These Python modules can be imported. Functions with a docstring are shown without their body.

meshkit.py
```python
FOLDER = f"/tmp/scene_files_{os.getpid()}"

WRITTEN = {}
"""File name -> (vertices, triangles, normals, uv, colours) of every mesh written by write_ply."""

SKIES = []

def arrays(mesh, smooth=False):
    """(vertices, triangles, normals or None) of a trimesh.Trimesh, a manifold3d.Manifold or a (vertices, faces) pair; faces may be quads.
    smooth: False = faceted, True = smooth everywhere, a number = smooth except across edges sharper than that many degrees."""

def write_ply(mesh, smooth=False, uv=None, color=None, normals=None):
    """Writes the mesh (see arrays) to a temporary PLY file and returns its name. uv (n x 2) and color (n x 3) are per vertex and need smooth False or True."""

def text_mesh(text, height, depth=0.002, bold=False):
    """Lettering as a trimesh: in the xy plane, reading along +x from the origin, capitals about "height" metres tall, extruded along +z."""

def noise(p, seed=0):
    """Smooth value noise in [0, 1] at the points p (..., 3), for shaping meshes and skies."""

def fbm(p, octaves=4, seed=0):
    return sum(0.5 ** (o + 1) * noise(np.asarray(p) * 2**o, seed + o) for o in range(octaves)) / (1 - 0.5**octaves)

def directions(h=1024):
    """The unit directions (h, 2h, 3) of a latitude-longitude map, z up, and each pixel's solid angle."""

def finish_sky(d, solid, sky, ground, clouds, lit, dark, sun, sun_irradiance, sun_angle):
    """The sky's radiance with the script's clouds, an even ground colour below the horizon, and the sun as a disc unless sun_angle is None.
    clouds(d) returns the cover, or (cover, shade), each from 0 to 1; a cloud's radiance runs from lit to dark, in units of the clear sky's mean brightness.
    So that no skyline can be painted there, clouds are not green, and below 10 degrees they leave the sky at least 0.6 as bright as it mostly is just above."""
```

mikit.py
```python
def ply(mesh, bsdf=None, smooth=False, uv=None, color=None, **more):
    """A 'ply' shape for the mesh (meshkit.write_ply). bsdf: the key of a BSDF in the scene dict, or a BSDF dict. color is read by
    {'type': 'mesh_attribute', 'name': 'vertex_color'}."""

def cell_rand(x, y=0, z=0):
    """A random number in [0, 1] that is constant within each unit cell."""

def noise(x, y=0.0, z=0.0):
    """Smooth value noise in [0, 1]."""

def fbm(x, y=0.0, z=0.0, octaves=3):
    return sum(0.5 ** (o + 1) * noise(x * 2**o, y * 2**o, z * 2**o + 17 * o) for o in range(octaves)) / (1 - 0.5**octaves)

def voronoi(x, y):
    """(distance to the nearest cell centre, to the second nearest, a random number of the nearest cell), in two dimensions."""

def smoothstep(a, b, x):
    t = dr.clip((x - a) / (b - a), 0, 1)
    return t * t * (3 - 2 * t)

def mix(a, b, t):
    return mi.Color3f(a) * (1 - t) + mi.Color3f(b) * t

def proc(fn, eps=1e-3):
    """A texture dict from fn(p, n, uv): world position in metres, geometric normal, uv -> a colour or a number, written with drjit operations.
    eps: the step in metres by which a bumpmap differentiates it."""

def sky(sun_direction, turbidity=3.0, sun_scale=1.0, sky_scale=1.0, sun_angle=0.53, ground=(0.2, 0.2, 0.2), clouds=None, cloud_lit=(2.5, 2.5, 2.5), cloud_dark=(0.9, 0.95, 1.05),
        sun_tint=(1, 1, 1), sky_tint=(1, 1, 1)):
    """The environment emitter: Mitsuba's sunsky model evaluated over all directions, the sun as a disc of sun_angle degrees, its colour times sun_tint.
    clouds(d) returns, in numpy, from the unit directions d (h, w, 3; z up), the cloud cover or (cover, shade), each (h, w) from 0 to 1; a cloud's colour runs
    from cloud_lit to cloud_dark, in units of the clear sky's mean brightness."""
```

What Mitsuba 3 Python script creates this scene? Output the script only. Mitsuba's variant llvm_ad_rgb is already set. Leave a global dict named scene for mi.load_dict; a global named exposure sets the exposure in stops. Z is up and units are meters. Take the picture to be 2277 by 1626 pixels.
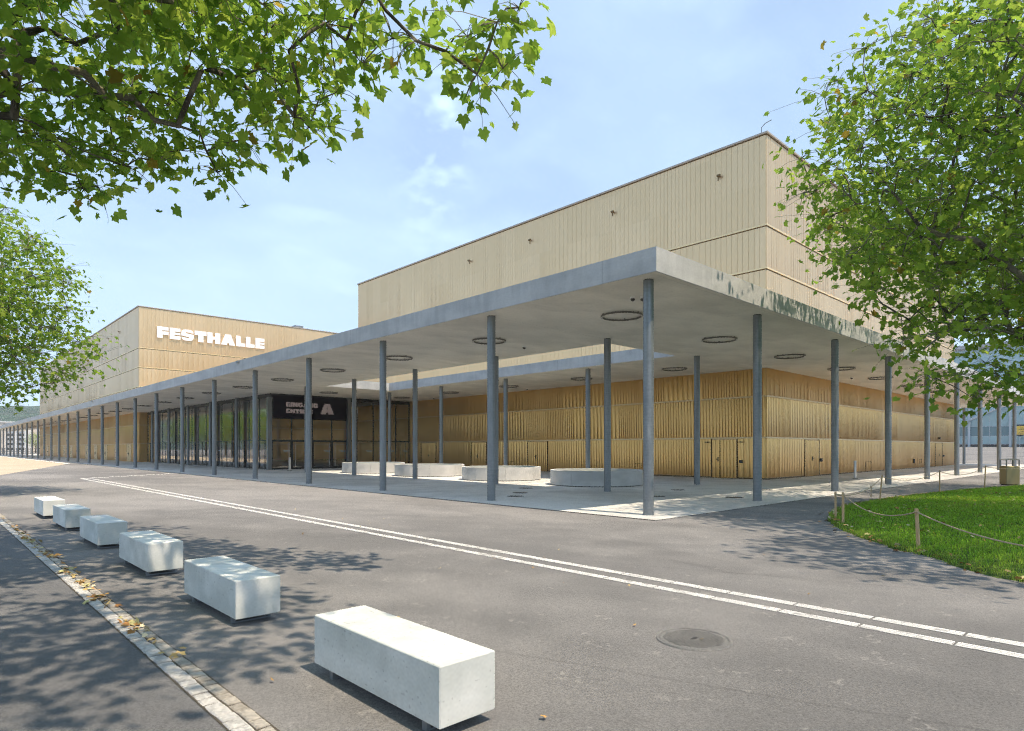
import math, random
import numpy as np, trimesh, mitsuba as mi, drjit as dr, mikit, meshkit
from shapely.geometry import Polygon, box as sbox, Point
from shapely import affinity
from shapely.ops import unary_union, triangulate

T = mi.ScalarTransform4f
scene, labels = {'type': 'scene'}, {}
rnd = random.Random(7)
rng = np.random.default_rng(7)

# ------------------------------------------------------------------ camera, sky, exposure
YAW, CAM = 0.7584, (-13.5934, -9.2781, 1.7)
FWD = (math.sin(YAW), math.cos(YAW), 0.0)
FOV = 2 * math.degrees(math.atan(1138.5 / 1399.353))
scene['camera'] = {
    'type': 'perspective', 'fov': FOV, 'fov_axis': 'x', 'near_clip': 0.05, 'far_clip': 6000.0,
    'principal_point_offset_x': 0.0, 'principal_point_offset_y': (813.0 - 998.25) / 1626.0,
    'to_world': T().look_at(origin=CAM, target=[CAM[i] + FWD[i] for i in range(3)], up=[0, 0, 1])}
SUN = (0.05, -0.49, 1.0)


def cloud_cover(d):
    """thin cirrus veils over the whole sky, a little denser towards the horizon"""
    z = np.maximum(d[..., 2], 0.06)
    p = np.stack([d[..., 0] / (z + 0.25), d[..., 1] / (z + 0.25), 0 * z], -1)
    q = p * np.array([2.1, 3.4, 1]) + 0.9 * meshkit.fbm(p * 1.7, 3, 5)[..., None]
    veil = np.clip((meshkit.fbm(q, 5, 3) - 0.40) * 1.9, 0, 1)
    wisp = np.clip((meshkit.fbm(q * 2.6 + 5.0, 5, 11) - 0.56) * 4.0, 0, 1)
    low = np.clip(1 - d[..., 2] / 0.75, 0, 1)
    cover = 0.36 + 0.24 * veil + 0.22 * wisp * veil + 0.22 * low ** 1.5
    # the one ragged little cloud above the hall roof
    c = np.array([0.536, 0.723, 0.436]); c = c / np.linalg.norm(c)
    e = np.array([0.80, -0.60, 0.0]); e = e / np.linalg.norm(e); g = np.cross(c, e)
    a, b = d @ e, d @ g
    b = b + 0.55 * a
    r = np.exp(-((a / 0.05) ** 2 + (b / 0.11) ** 2)) * (d @ c > 0)
    cover = cover + 0.55 * r * np.clip((meshkit.fbm(d * np.array([30.0, 30.0, 46.0]) + 2.0 * meshkit.fbm(d * 14.0, 3, 4)[..., None], 5, 21) - 0.46) * 3.0, 0, 1)
    return np.clip(cover, 0, 0.9)


scene['sky'] = mikit.sky(SUN, turbidity=3.2, ground=(0.2, 0.19, 0.18), clouds=cloud_cover, cloud_lit=(2.25, 2.95, 3.8), cloud_dark=(1.7, 2.1, 2.6), sky_scale=1.15)
exposure = 1.85

# ------------------------------------------------------------------ helpers


def gz(x, y):
    """the ground: one gently tilted plane"""
    return 0.0015 * np.asarray(x, float) + 0.0016 * np.asarray(y, float)


H, TH = 6.015, 0.58            # canopy underside and thickness
RANK = ('first second third fourth fifth sixth seventh eighth ninth tenth eleventh twelfth thirteenth fourteenth fifteenth sixteenth seventeenth '
        'eighteenth nineteenth twentieth twenty-first twenty-second twenty-third twenty-fourth twenty-fifth twenty-sixth twenty-seventh '
        'twenty-eighth twenty-ninth thirtieth').split()


def numbered(name):
    if name not in scene and name not in labels:
        return name
    k = 1
    while f'{name}_{k:03d}' in scene or f'{name}_{k:03d}' in labels:
        k += 1
    return f'{name}_{k:03d}'


_count = {}


def fast_numbered(name):
    """like numbered(), for pieces that come by the hundred"""
    k = _count.get(name, 0)
    _count[name] = k + 1
    return name if k == 0 else f'{name}_{k:03d}'


def thing(name, label, cat, group=None):
    key = numbered(name)
    labels[key] = {'label': label, 'category': cat}
    if group:
        labels[key]['group'] = group
    return key


def put(parent, name, mesh, m, smooth=False, **kw):
    key = fast_numbered(parent + '__' + name) if parent else numbered(name)
    scene[key] = mikit.ply(mesh, m, smooth=smooth, **kw)
    return key


def structure(name, mesh, m, label=None, smooth=False, **kw):
    key = put(None, name, mesh, m, smooth, **kw)
    labels[key] = {'kind': 'structure'}
    if label:
        labels[key]['label'] = label
    return key


def bx(x0, x1, y0, y1, z0, z1):
    b = trimesh.creation.box((x1 - x0, y1 - y0, z1 - z0))
    b.apply_translation(((x0 + x1) / 2, (y0 + y1) / 2, (z0 + z1) / 2))
    return b


def cat(ms):
    return trimesh.util.concatenate(list(ms))


def chamfer_box(x0, x1, y0, y1, z0, z1, c=0.006):
    pts = []
    for x, sx in ((x0, 1), (x1, -1)):
        for y, sy in ((y0, 1), (y1, -1)):
            for z, sz in ((z0, 1), (z1, -1)):
                pts += [(x + c * sx, y + c * sy, z), (x + c * sx, y, z + c * sz), (x, y + c * sy, z + c * sz)]
    return trimesh.convex.convex_hull(np.array(pts))


def prism(poly, z0, z1):
    parts = []
    for g in getattr(poly, 'geoms', [poly]):
        m = trimesh.creation.extrude_polygon(g, z1 - z0, engine='earcut')
        m.apply_translation((0, 0, z0))
        parts.append(m)
    return cat(parts)


def sheet(poly, lift=0.004, res=None):
    """a flat sheet that lies on the ground plane"""
    parts = []
    for g in getattr(poly, 'geoms', [poly]):
        v, f = trimesh.creation.triangulate_polygon(g, engine='earcut')
        v = np.asarray(v)
        v3 = np.column_stack([v, gz(v[:, 0], v[:, 1]) + lift])
        m = trimesh.Trimesh(v3, f, process=False)
        if m.face_normals[:, 2].mean() < 0:
            m.invert()
        parts.append(m)
    return cat(parts)


def tube(pts, radii, sides=7):
    p = np.asarray(pts, float)
    r = np.broadcast_to(np.asarray(radii, float), (len(p),))
    t = np.gradient(p, axis=0)
    t /= np.linalg.norm(t, axis=1, keepdims=True) + 1e-12
    ref = np.array([0.31, 0.2, 0.93])
    a = np.cross(t, ref)
    bad = np.linalg.norm(a, axis=1) < 0.2
    a[bad] = np.cross(t[bad], [1.0, 0.1, 0])
    a /= np.linalg.norm(a, axis=1, keepdims=True) + 1e-12
    b = np.cross(t, a)
    ang = np.arange(sides) * 2 * np.pi / sides
    v = p[:, None] + r[:, None, None] * (np.cos(ang)[None, :, None] * a[:, None] + np.sin(ang)[None, :, None] * b[:, None])
    i, j = np.meshgrid(np.arange(len(p) - 1), np.arange(sides), indexing='ij')
    q = np.stack([i * sides + j, i * sides + (j + 1) % sides, (i + 1) * sides + (j + 1) % sides, (i + 1) * sides + j], -1).reshape(-1, 4)
    v = np.vstack([v.reshape(-1, 3), p[:1], p[-1:]])
    f = np.vstack([q[:, [0, 1, 2]], q[:, [0, 2, 3]]])
    n0, n1, k = len(p) * sides, len(p) * sides + 1, np.arange(sides)
    last = (len(p) - 1) * sides
    f = np.vstack([f, np.column_stack([np.full(sides, n0), (k + 1) % sides, k]), np.column_stack([np.full(sides, n1), last + k, last + (k + 1) % sides])])
    return trimesh.Trimesh(v, f, process=False)


def cyl(x, y, z0, z1, r, n=28):
    m = trimesh.creation.cylinder(r, z1 - z0, sections=n)
    m.apply_translation((x, y, (z0 + z1) / 2))
    return m


def lathe(profile, n=48):
    return trimesh.creation.revolve(np.asarray(profile, float), sections=n)


# ------------------------------------------------------------------ materials
sm, mix, fbm, noise = mikit.smoothstep, mikit.mix, mikit.fbm, mikit.noise


def rgb(*c):
    return {'type': 'rgb', 'value': list(c)}


def pbr(color, rough=0.6, metallic=0.0, spec=0.4, bump=None, **kw):
    d = {'type': 'principled', 'base_color': color if isinstance(color, dict) else rgb(*color), 'roughness': rough, 'metallic': metallic, 'specular': spec, **kw}
    if bump:
        d = {'type': 'bumpmap', 'tex': mikit.proc(bump[0], eps=bump[2] if len(bump) > 2 else 2e-3), 'scale': bump[1], 'bsdf': d}
    return {'type': 'twosided', 'bsdf': d}


def c_asphalt(p, n, uv):
    big = fbm(p.x * 0.22, p.y * 0.16, 0.0, 4)
    streak = fbm(p.x * 0.9 + 0.5 * p.y, p.y * 0.25 - 0.3 * p.x, 3.0, 3)
    wear = fbm(p.x * 1.7, p.y * 1.7, 9.0, 3)
    grit = noise(p.x * 95, p.y * 95, 1.0)
    grit2 = noise(p.x * 210, p.y * 210, 4.0)
    fine = 0.62 + 0.42 * grit + 0.34 * grit2
    c = mix((0.118, 0.1165, 0.115), (0.188, 0.183, 0.178), sm(0.30, 0.68, 0.5 * big + 0.3 * streak + 0.2 * wear))
    spot = sm(0.80, 0.86, noise(p.x * 5.3, p.y * 5.3, 8.0)) * sm(0.6, 0.8, noise(p.x * 27, p.y * 27, 2.0))
    c = mix(c, mi.Color3f(0.42, 0.40, 0.37), 0.16 * spot)
    crack = sm(0.035, 0.0, dr.abs(fbm(p.x * 0.33 + 4, p.y * 0.20, 2.0, 4) - 0.52)) * sm(0.55, 0.7, fbm(p.x * 0.2, p.y * 0.2, 5.0, 2))
    # laying seams of the paver lanes, and a tint where a trench was filled again
    u = p.x * 0.94 + p.y * 0.34
    seam = sm(0.030, 0.008, dr.abs(u - 4.4 * dr.floor(u / 4.4) - 2.0 + 0.05 * (noise(p.y * 0.8, p.x * 0.8) - 0.5)))
    w = p.x - 0.28 * p.y
    trench = sm(0.0, 0.02, w + 4.1) * sm(0.0, 0.02, -3.3 - w) * sm(0.0, 0.05, p.y + 5.2) * sm(0.0, 0.05, 9.0 - p.y)
    c = mix(c, c * 0.86, 0.5 * trench)
    return mix(mix(c, c * 0.80, crack * 0.6), c * 0.72, 0.5 * seam) * fine


def c_road(p, n, uv):
    big = fbm(p.x * 0.8, p.y * 0.3, 1.0, 4)
    fine = 0.6 + 0.45 * noise(p.x * 90, p.y * 90, 1.0) + 0.38 * noise(p.x * 200, p.y * 200, 4.0)
    return mix((0.105, 0.106, 0.109), (0.155, 0.154, 0.153), sm(0.3, 0.7, big)) * fine


def b_grit(p, n, uv):
    return 0.5 * noise(p.x * 80, p.y * 80, p.z * 80) + 0.5 * noise(p.x * 170, p.y * 170, 3.0)


def c_slab(p, n, uv):
    big = fbm(p.x * 0.35, p.y * 0.35, 2.0, 4)
    blot = fbm(p.x * 1.6, p.y * 1.6, 6.0, 3)
    fine = 0.88 + 0.24 * noise(p.x * 45, p.y * 45, 1.0)
    return mix((0.38, 0.375, 0.355), (0.53, 0.52, 0.49), sm(0.28, 0.72, 0.65 * big + 0.35 * blot)) * fine


def c_canopy(p, n, uv):
    """board-smooth cast concrete: cloudy pour marks in long lanes"""
    lane = fbm(p.x * 0.42 + p.z, p.y * 0.42 - p.z, 1.0, 4)
    swirl = fbm(p.x * 0.9 + 2.2 * lane, p.y * 1.7 + 1.5 * lane, p.z * 1.3, 4)
    fine = 0.94 + 0.12 * noise(p.x * 22, p.y * 22, p.z * 22)
    joint = sm(0.020, 0.004, dr.abs(p.y - 6.54 * dr.floor(p.y / 6.54 + 0.5) + 0.4))
    c = mix((0.63, 0.595, 0.525), (0.79, 0.745, 0.66), sm(0.25, 0.75, 0.45 * lane + 0.55 * swirl)) * fine
    pore = sm(0.80, 0.88, noise(p.x * 14, p.y * 14, p.z * 14))
    return mix(c, c * 0.72, 0.55 * joint + 0.25 * pore)


def c_fascia(p, n, uv):
    a = fbm(p.x * 0.7, p.y * 0.7, p.z * 2.0, 4)
    run = fbm(p.x * 5.0, p.y * 5.0, p.z * 0.7, 3)
    fine = 0.94 + 0.12 * noise(p.x * 30, p.y * 30, p.z * 30)
    j = dr.minimum(dr.abs(p.y - 13.08 * dr.floor(p.y / 13.08 + 0.5) - 1.0), dr.abs(p.x - 13.08 * dr.floor(p.x / 13.08 + 0.5) - 2.0))
    c = mix((0.40, 0.41, 0.41), (0.53, 0.535, 0.53), sm(0.25, 0.75, 0.6 * a + 0.4 * run)) * fine
    return mix(c, c * 0.75, 0.6 * sm(0.03, 0.012, j))


def c_bench(p, n, uv):
    a = fbm(p.x * 2.2, p.y * 2.2, p.z * 2.6, 4)
    fine = 0.95 + 0.10 * noise(p.x * 60, p.y * 60, p.z * 60)
    pit = sm(0.87, 0.93, noise(p.x * 33, p.y * 33, p.z * 33))
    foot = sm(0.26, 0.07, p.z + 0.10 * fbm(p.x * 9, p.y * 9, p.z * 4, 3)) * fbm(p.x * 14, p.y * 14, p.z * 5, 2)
    c = mix((0.52, 0.54, 0.505), (0.66, 0.67, 0.635), sm(0.25, 0.75, a)) * fine
    run = sm(0.52, 0.72, fbm(p.x * 7, p.y * 7, p.z * 0.6, 3)) * sm(0.08, 0.40, p.z)
    c = mix(c, c * 0.84, 0.6 * run)
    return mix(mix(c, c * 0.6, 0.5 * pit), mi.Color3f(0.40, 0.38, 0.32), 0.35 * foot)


def c_planter(p, n, uv):
    a = fbm(p.x * 1.3, p.y * 1.3, p.z * 2.0, 4)
    return mix((0.48, 0.485, 0.475), (0.60, 0.60, 0.585), sm(0.25, 0.75, a)) * (0.95 + 0.1 * noise(p.x * 40, p.y * 40, p.z * 40))


def c_galv(p, n, uv):
    s = noise(p.x * 26, p.y * 26, p.z * 20)
    run = fbm(p.x * 9, p.y * 9, p.z * 1.4, 4)
    band = fbm(p.x * 3, p.y * 3, p.z * 30, 2)
    c = mix((0.185, 0.207, 0.222), (0.275, 0.295, 0.31), sm(0.2, 0.8, 0.25 * s + 0.5 * run + 0.25 * band))
    return mix(c, mi.Color3f(0.5, 0.51, 0.5), 0.22 * sm(0.66, 0.82, run))


def c_gold(p, n, uv):
    k = dr.floor((p.x + p.y * 1.0) / 1.35)
    tone = mikit.cell_rand(k, dr.floor(p.z / 2.27), 3.0)
    wave = fbm((p.x + p.y) * 0.35, p.z * 0.15, 2.0, 3)
    return mix((0.745, 0.535, 0.295), (0.815, 0.595, 0.345), 0.55 * tone + 0.45 * wave)


def c_gloss_shade(p, n, uv):
    k = dr.floor((p.x + p.y * 1.0) / 0.9)
    tone = mikit.cell_rand(k, dr.floor(p.z / 2.26), 5.0)
    wave = fbm((p.x + p.y) * 0.5, p.z * 0.2, 4.0, 3)
    return mix((0.75, 0.47, 0.165), (0.83, 0.545, 0.215), 0.5 * tone + 0.5 * wave)  # deeper amber than c_gold: the warm shade under the canopy, put into the colour


def c_wood(p, n, uv):
    g = fbm(p.x * 60, p.y * 60, p.z * 4, 3)
    return mix((0.46, 0.30, 0.15), (0.68, 0.48, 0.27), g)


def c_bark(p, n, uv):
    v = fbm(p.x * 3.0, p.y * 3.0, p.z * 2.2, 4)
    fine = noise(p.x * 25, p.y * 25, p.z * 12)
    c = mix((0.07, 0.06, 0.048), (0.19, 0.17, 0.13), sm(0.38, 0.6, v))
    return c * (0.75 + 0.5 * fine)


def c_soil(p, n, uv):
    return mix((0.035, 0.055, 0.015), (0.075, 0.115, 0.03), fbm(p.x * 1.5, p.y * 1.5, 1.0, 4)) * (0.6 + 0.8 * noise(p.x * 60, p.y * 60, 2.0))


def c_sett(p, n, uv):
    k = noise(p.x * 3.1, p.y * 9.7, 1.0)
    return mix((0.24, 0.215, 0.18), (0.40, 0.37, 0.32), k) * (0.7 + 0.5 * noise(p.x * 60, p.y * 60, 5.0))


def c_kerb(p, n, uv):
    k = noise(p.x * 3.7, p.y * 8.1, 4.0)
    return mix((0.32, 0.315, 0.30), (0.47, 0.46, 0.435), k) * (0.72 + 0.45 * noise(p.x * 60, p.y * 60, 5.0))


def c_sand(p, n, uv):
    return mix((0.27, 0.225, 0.17), (0.36, 0.305, 0.235), fbm(p.x * 0.5, p.y * 0.5, 1.0, 4)) * (0.85 + 0.3 * noise(p.x * 30, p.y * 30, 2.0))


def c_paint(p, n, uv):
    worn = sm(0.58, 0.76, fbm(p.x * 26, p.y * 9, 2.0, 3) + 0.25 * (fbm(p.x * 1.5, p.y * 0.7, 4.0, 3) - 0.5))
    return mix((0.66, 0.65, 0.62), (0.30, 0.29, 0.27), 0.75 * worn) * (0.9 + 0.15 * noise(p.x * 4, p.y * 4, 1.0))


def c_iron(p, n, uv):
    return mix((0.18, 0.175, 0.166), (0.29, 0.28, 0.262), fbm(p.x * 7, p.y * 7, 1.0, 4)) * (0.7 + 0.5 * noise(p.x * 110, p.y * 110, 2.0))


def c_forest(p, n, uv):
    a = fbm(p.x * 0.08, p.y * 0.08, p.z * 0.1, 4)
    return mix((0.006, 0.022, 0.016), (0.020, 0.050, 0.028), sm(0.3, 0.7, a))


mats = {
    'asphalt': pbr(mikit.proc(c_asphalt), 0.92, 0, 0.25, bump=(b_grit, 0.0022, 0.004)),
    'road_asphalt': pbr(mikit.proc(c_road), 0.9, 0, 0.3, bump=(b_grit, 0.0028, 0.004)),
    'slab_concrete': pbr(mikit.proc(c_slab), 0.75, 0, 0.35),
    'canopy_concrete': pbr(mikit.proc(c_canopy), 0.8, 0, 0.3),
    'fascia_concrete': pbr(mikit.proc(c_fascia), 0.75, 0, 0.3),
    'bench_concrete': pbr(mikit.proc(c_bench), 0.7, 0, 0.35),
    'planter_concrete': pbr(mikit.proc(c_planter), 0.7, 0, 0.35),
    'galvanised': pbr(mikit.proc(c_galv), 0.42, 0.55, 0.5),
    'gold': pbr(mikit.proc(c_gold), 0.38, 0.78, 0.5),
    'gold_gloss_shade': pbr(mikit.proc(c_gloss_shade), 0.27, 0.86, 0.5),  # glossier finish, plus a shaded copy of the gold for below the canopy
    'gold_rail': pbr((0.82, 0.64, 0.36), 0.4, 0.45, 0.5),
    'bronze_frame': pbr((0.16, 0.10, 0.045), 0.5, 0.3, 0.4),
    'dark_metal': pbr((0.035, 0.036, 0.036), 0.45, 0.2, 0.5),
    'dark_fitting': pbr((0.06, 0.055, 0.05), 0.5, 0.0, 0.4),
    'roof_trim': pbr((0.45, 0.40, 0.34), 0.5, 0.3, 0.4),
    'roof_felt': pbr((0.28, 0.27, 0.26), 0.9),
    'ring_metal': pbr((0.17, 0.16, 0.14), 0.5, 0.2, 0.4),
    'ring_diffuser': pbr((0.62, 0.60, 0.55), 0.6),
    'white_letter': pbr((0.86, 0.86, 0.86), 0.5),
    'pink_letter': pbr((0.92, 0.76, 0.79), 0.6),
    'sign_black': pbr((0.012, 0.007, 0.012), 0.8, 0, 0.15),
    'steel_bright': pbr((0.62, 0.62, 0.60), 0.3, 0.8, 0.5),
    'decal': pbr((0.55, 0.56, 0.54), 0.8),
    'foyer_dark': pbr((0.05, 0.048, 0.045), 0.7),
    'glass': {'type': 'thindielectric', 'int_ior': 2.0, 'ext_ior': 1.0, 'specular_transmittance': rgb(0.22, 0.24, 0.23)},
    'wood': pbr(mikit.proc(c_wood), 0.8),
    'rope': pbr((0.46, 0.37, 0.24), 0.9),
    'ribbon': pbr((0.70, 0.50, 0.36), 0.8),
    'bark': pbr(mikit.proc(c_bark), 0.9),
    'soil': pbr(mikit.proc(c_soil), 1.0, 0, 0.1),
    'sett_stone': pbr(mikit.proc(c_sett), 0.85),
    'kerb_stone': pbr(mikit.proc(c_kerb), 0.85),
    'joint_sand': pbr((0.075, 0.065, 0.05), 1.0),
    'sand': pbr(mikit.proc(c_sand), 0.95),
    'paint': pbr(mikit.proc(c_paint), 0.75),
    'iron': pbr(mikit.proc(c_iron), 0.55, 0.4, 0.4),
    'drain_iron': pbr((0.10, 0.10, 0.095), 0.6, 0.3),
    'slot': pbr((0.03, 0.03, 0.03), 0.8),
    'bin_brass': pbr((0.30, 0.255, 0.14), 0.42, 0.55),
    'bin_grey': pbr((0.20, 0.20, 0.185), 0.5, 0.3),
    'forest': pbr(mikit.proc(c_forest), 1.0, 0, 0.1),
    'cream_wall': pbr((0.62, 0.56, 0.50), 0.85),
    'white_wall': pbr((0.70, 0.70, 0.69), 0.8),
    'grey_wall': pbr((0.42, 0.43, 0.45), 0.8),
    'window_dark': pbr((0.04, 0.045, 0.05), 0.15, 0, 0.6),
    'pale_glass': pbr((0.34, 0.50, 0.54), 0.12, 0, 0.7),
    'mid_glass': pbr((0.16, 0.27, 0.31), 0.12, 0, 0.7),
    'hall_steel': pbr((0.50, 0.56, 0.60), 0.5, 0.3),
    'yellow': pbr((0.78, 0.52, 0.09), 0.6),
    'leaf': {'type': 'principledthin', 'base_color': {'type': 'mesh_attribute', 'name': 'vertex_color'}, 'roughness': 0.5, 'diff_trans': 1.25, 'spec_trans': 0.0, 'eta': 1.4},
    'grass_blade': {'type': 'principledthin', 'base_color': {'type': 'mesh_attribute', 'name': 'vertex_color'}, 'roughness': 0.6, 'diff_trans': 0.8, 'spec_trans': 0.0, 'eta': 1.4},
    'dry_leaf': {'type': 'twosided', 'bsdf': {'type': 'principled', 'base_color': {'type': 'mesh_attribute', 'name': 'vertex_color'}, 'roughness': 0.8, 'specular': 0.2}},
}
scene.update(mats)

# ------------------------------------------------------------------ the setting: ground sheets
xs = [-500, -350, -200, -60, 0, 40, 70, 90, 120, 150, 170, 220, 400, 700, 1000]
ys = [-300, -220, -150, -40, 0, 60, 120, 190, 260, 400, 900, 1550]
gx, gy = np.meshgrid(xs, ys, indexing='ij')
gv = np.stack([gx, gy, gz(gx, gy) + np.interp(gx, [70, 150], [0, 1.95])], -1).reshape(-1, 3)
i, j = np.meshgrid(np.arange(len(xs) - 1), np.arange(len(ys) - 1), indexing='ij')
n = len(ys)
gq = np.stack([i * n + j, (i + 1) * n + j, (i + 1) * n + j + 1, i * n + j + 1], -1).reshape(-1, 4)
structure('plaza', (gv, gq), 'asphalt', 'wide pale grey asphalt forecourt in front of the halls')
structure('road', sheet(sbox(-40, -60, -12.215, 400)), 'road_asphalt', 'dark grey asphalt lane left of the stone gutter')
structure('sand_path', sheet(Polygon([(-1.95, 71.3), (-11.9, 33.0), (-11.9, 200), (-1.95, 200)])), 'sand', 'pale sandy ground at the far left before the canopy')
lawn_edge = [(-3.38, -7.95), (-2.87, -7.31), (-2.11, -6.66), (-1.46, -5.95), (-0.58, -5.18), (0.3, -4.55), (1.06, -4.1), (2.23, -3.54), (3.8, -3.04), (6.25, -2.59), (8.0, -2.52),
             (11.2, -2.68), (15.5, -3.1), (19.8, -3.9), (22.9, -4.75), (28, -6.5), (34, -11), (34, -24), (-8, -24), (-6.2, -14), (-4.6, -10)]
lawn = Polygon(lawn_edge).buffer(1.2).buffer(-1.2)


def lawn_z(x, y, d):
    return gz(x, y) + 0.012 + 0.16 * np.clip(d / 3.5, 0, 1) ** 0.7


slab_main = sbox(-0.86, -0.80, 68.0, 186).difference(sbox(19.3, 5.7, 60.6, 48.5)).difference(sbox(5.5, 74.9, 45, 158))
slab_key = structure('paving_slab', sheet(slab_main, 0.012), 'slab_concrete', 'light concrete paving under the flat canopy')
structure('drain_slot', sheet(sbox(-0.93, -0.80, -0.862, 72.5), 0.008), 'slot', 'narrow black drainage slot along the paving edge')
structure('edge_strip', sheet(sbox(-1.95, 71.5, -1.55, 186), 0.016), 'paint')

# ------------------------------------------------------------------ stones of the gutter
def stone(x0, x1, y0, y1, r):
    c = 0.010
    j = lambda: r.uniform(-0.004, 0.004)
    zt = float(gz((x0 + x1) / 2, (y0 + y1) / 2)) + 0.014 + r.uniform(-0.004, 0.007)
    zb = zt - 0.05
    b = [(x0 + j(), y0 + j()), (x1 + j(), y0 + j()), (x1 + j(), y1 + j()), (x0 + j(), y1 + j())]
    cx_, cy_ = (x0 + x1) / 2, (y0 + y1) / 2
    t = [(x + c * (1 if x < cx_ else -1), y + c * (1 if y < cy_ else -1)) for x, y in b]
    v = [(x, y, zb) for x, y in b] + [(x, y, zt - 0.007) for x, y in b] + [(x, y, zt + r.uniform(-0.003, 0.003)) for x, y in t]
    q = []
    for base in (0, 4):
        for k in range(4):
            q.append((base + k, base + (k + 1) % 4, base + 4 + (k + 1) % 4, base + 4 + k))
    q.append((8, 9, 10, 11))
    return np.array(v), np.array(q)


def stone_row(name, x0, x1, step, m, label):
    r = random.Random(len(name))
    root = structure(name, sheet(sbox(x0 - 0.006, -40, x1 + 0.006, 60), 0.006), 'joint_sand', label)
    y, k, rest = -6.6, 0, []
    while y < 45:
        w = step * r.uniform(0.8, 1.25)
        v, q = stone(x0 + 0.005, x1 - 0.005, y + 0.005, y + w - 0.005, r)
        if k < 150:
            put(root, 'stone', (v, q), m)
        else:
            rest.append(trimesh.Trimesh(*meshkit.arrays((v, q))[:2], process=False))
        y += w
        k += 1
    key = put(root, 'far_stones', cat(rest), m)
    labels[key] = {'kind': 'stuff'}
    return root


stone_row('kerb', -12.205, -12.085, 0.105, 'kerb_stone', 'row of pale kerb stones flush with the lane')
stone_row('gutter', -12.085, -11.985, 0.115, 'sett_stone', 'row of brown setts forming a shallow gutter')

# ------------------------------------------------------------------ tactile guide lines
def rib(x0, x1, y0, y1, z=0.004, h=0.005):
    a = [(x0, y0), (x1, y0), (x1, y1), (x0, y1)]
    v = [(x, y, float(gz(x, y)) + z) for x, y in a] + [(x + (0.004 if x == x0 else -0.004), y + (0.006 if y == y0 else -0.006), float(gz(x, y)) + z + h) for x, y in a]
    q = [(k, (k + 1) % 4, 4 + (k + 1) % 4, 4 + k) for k in range(4)] + [(4, 5, 6, 7)]
    return trimesh.Trimesh(*meshkit.arrays((np.array(v), np.array(q)))[:2], process=False)


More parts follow.
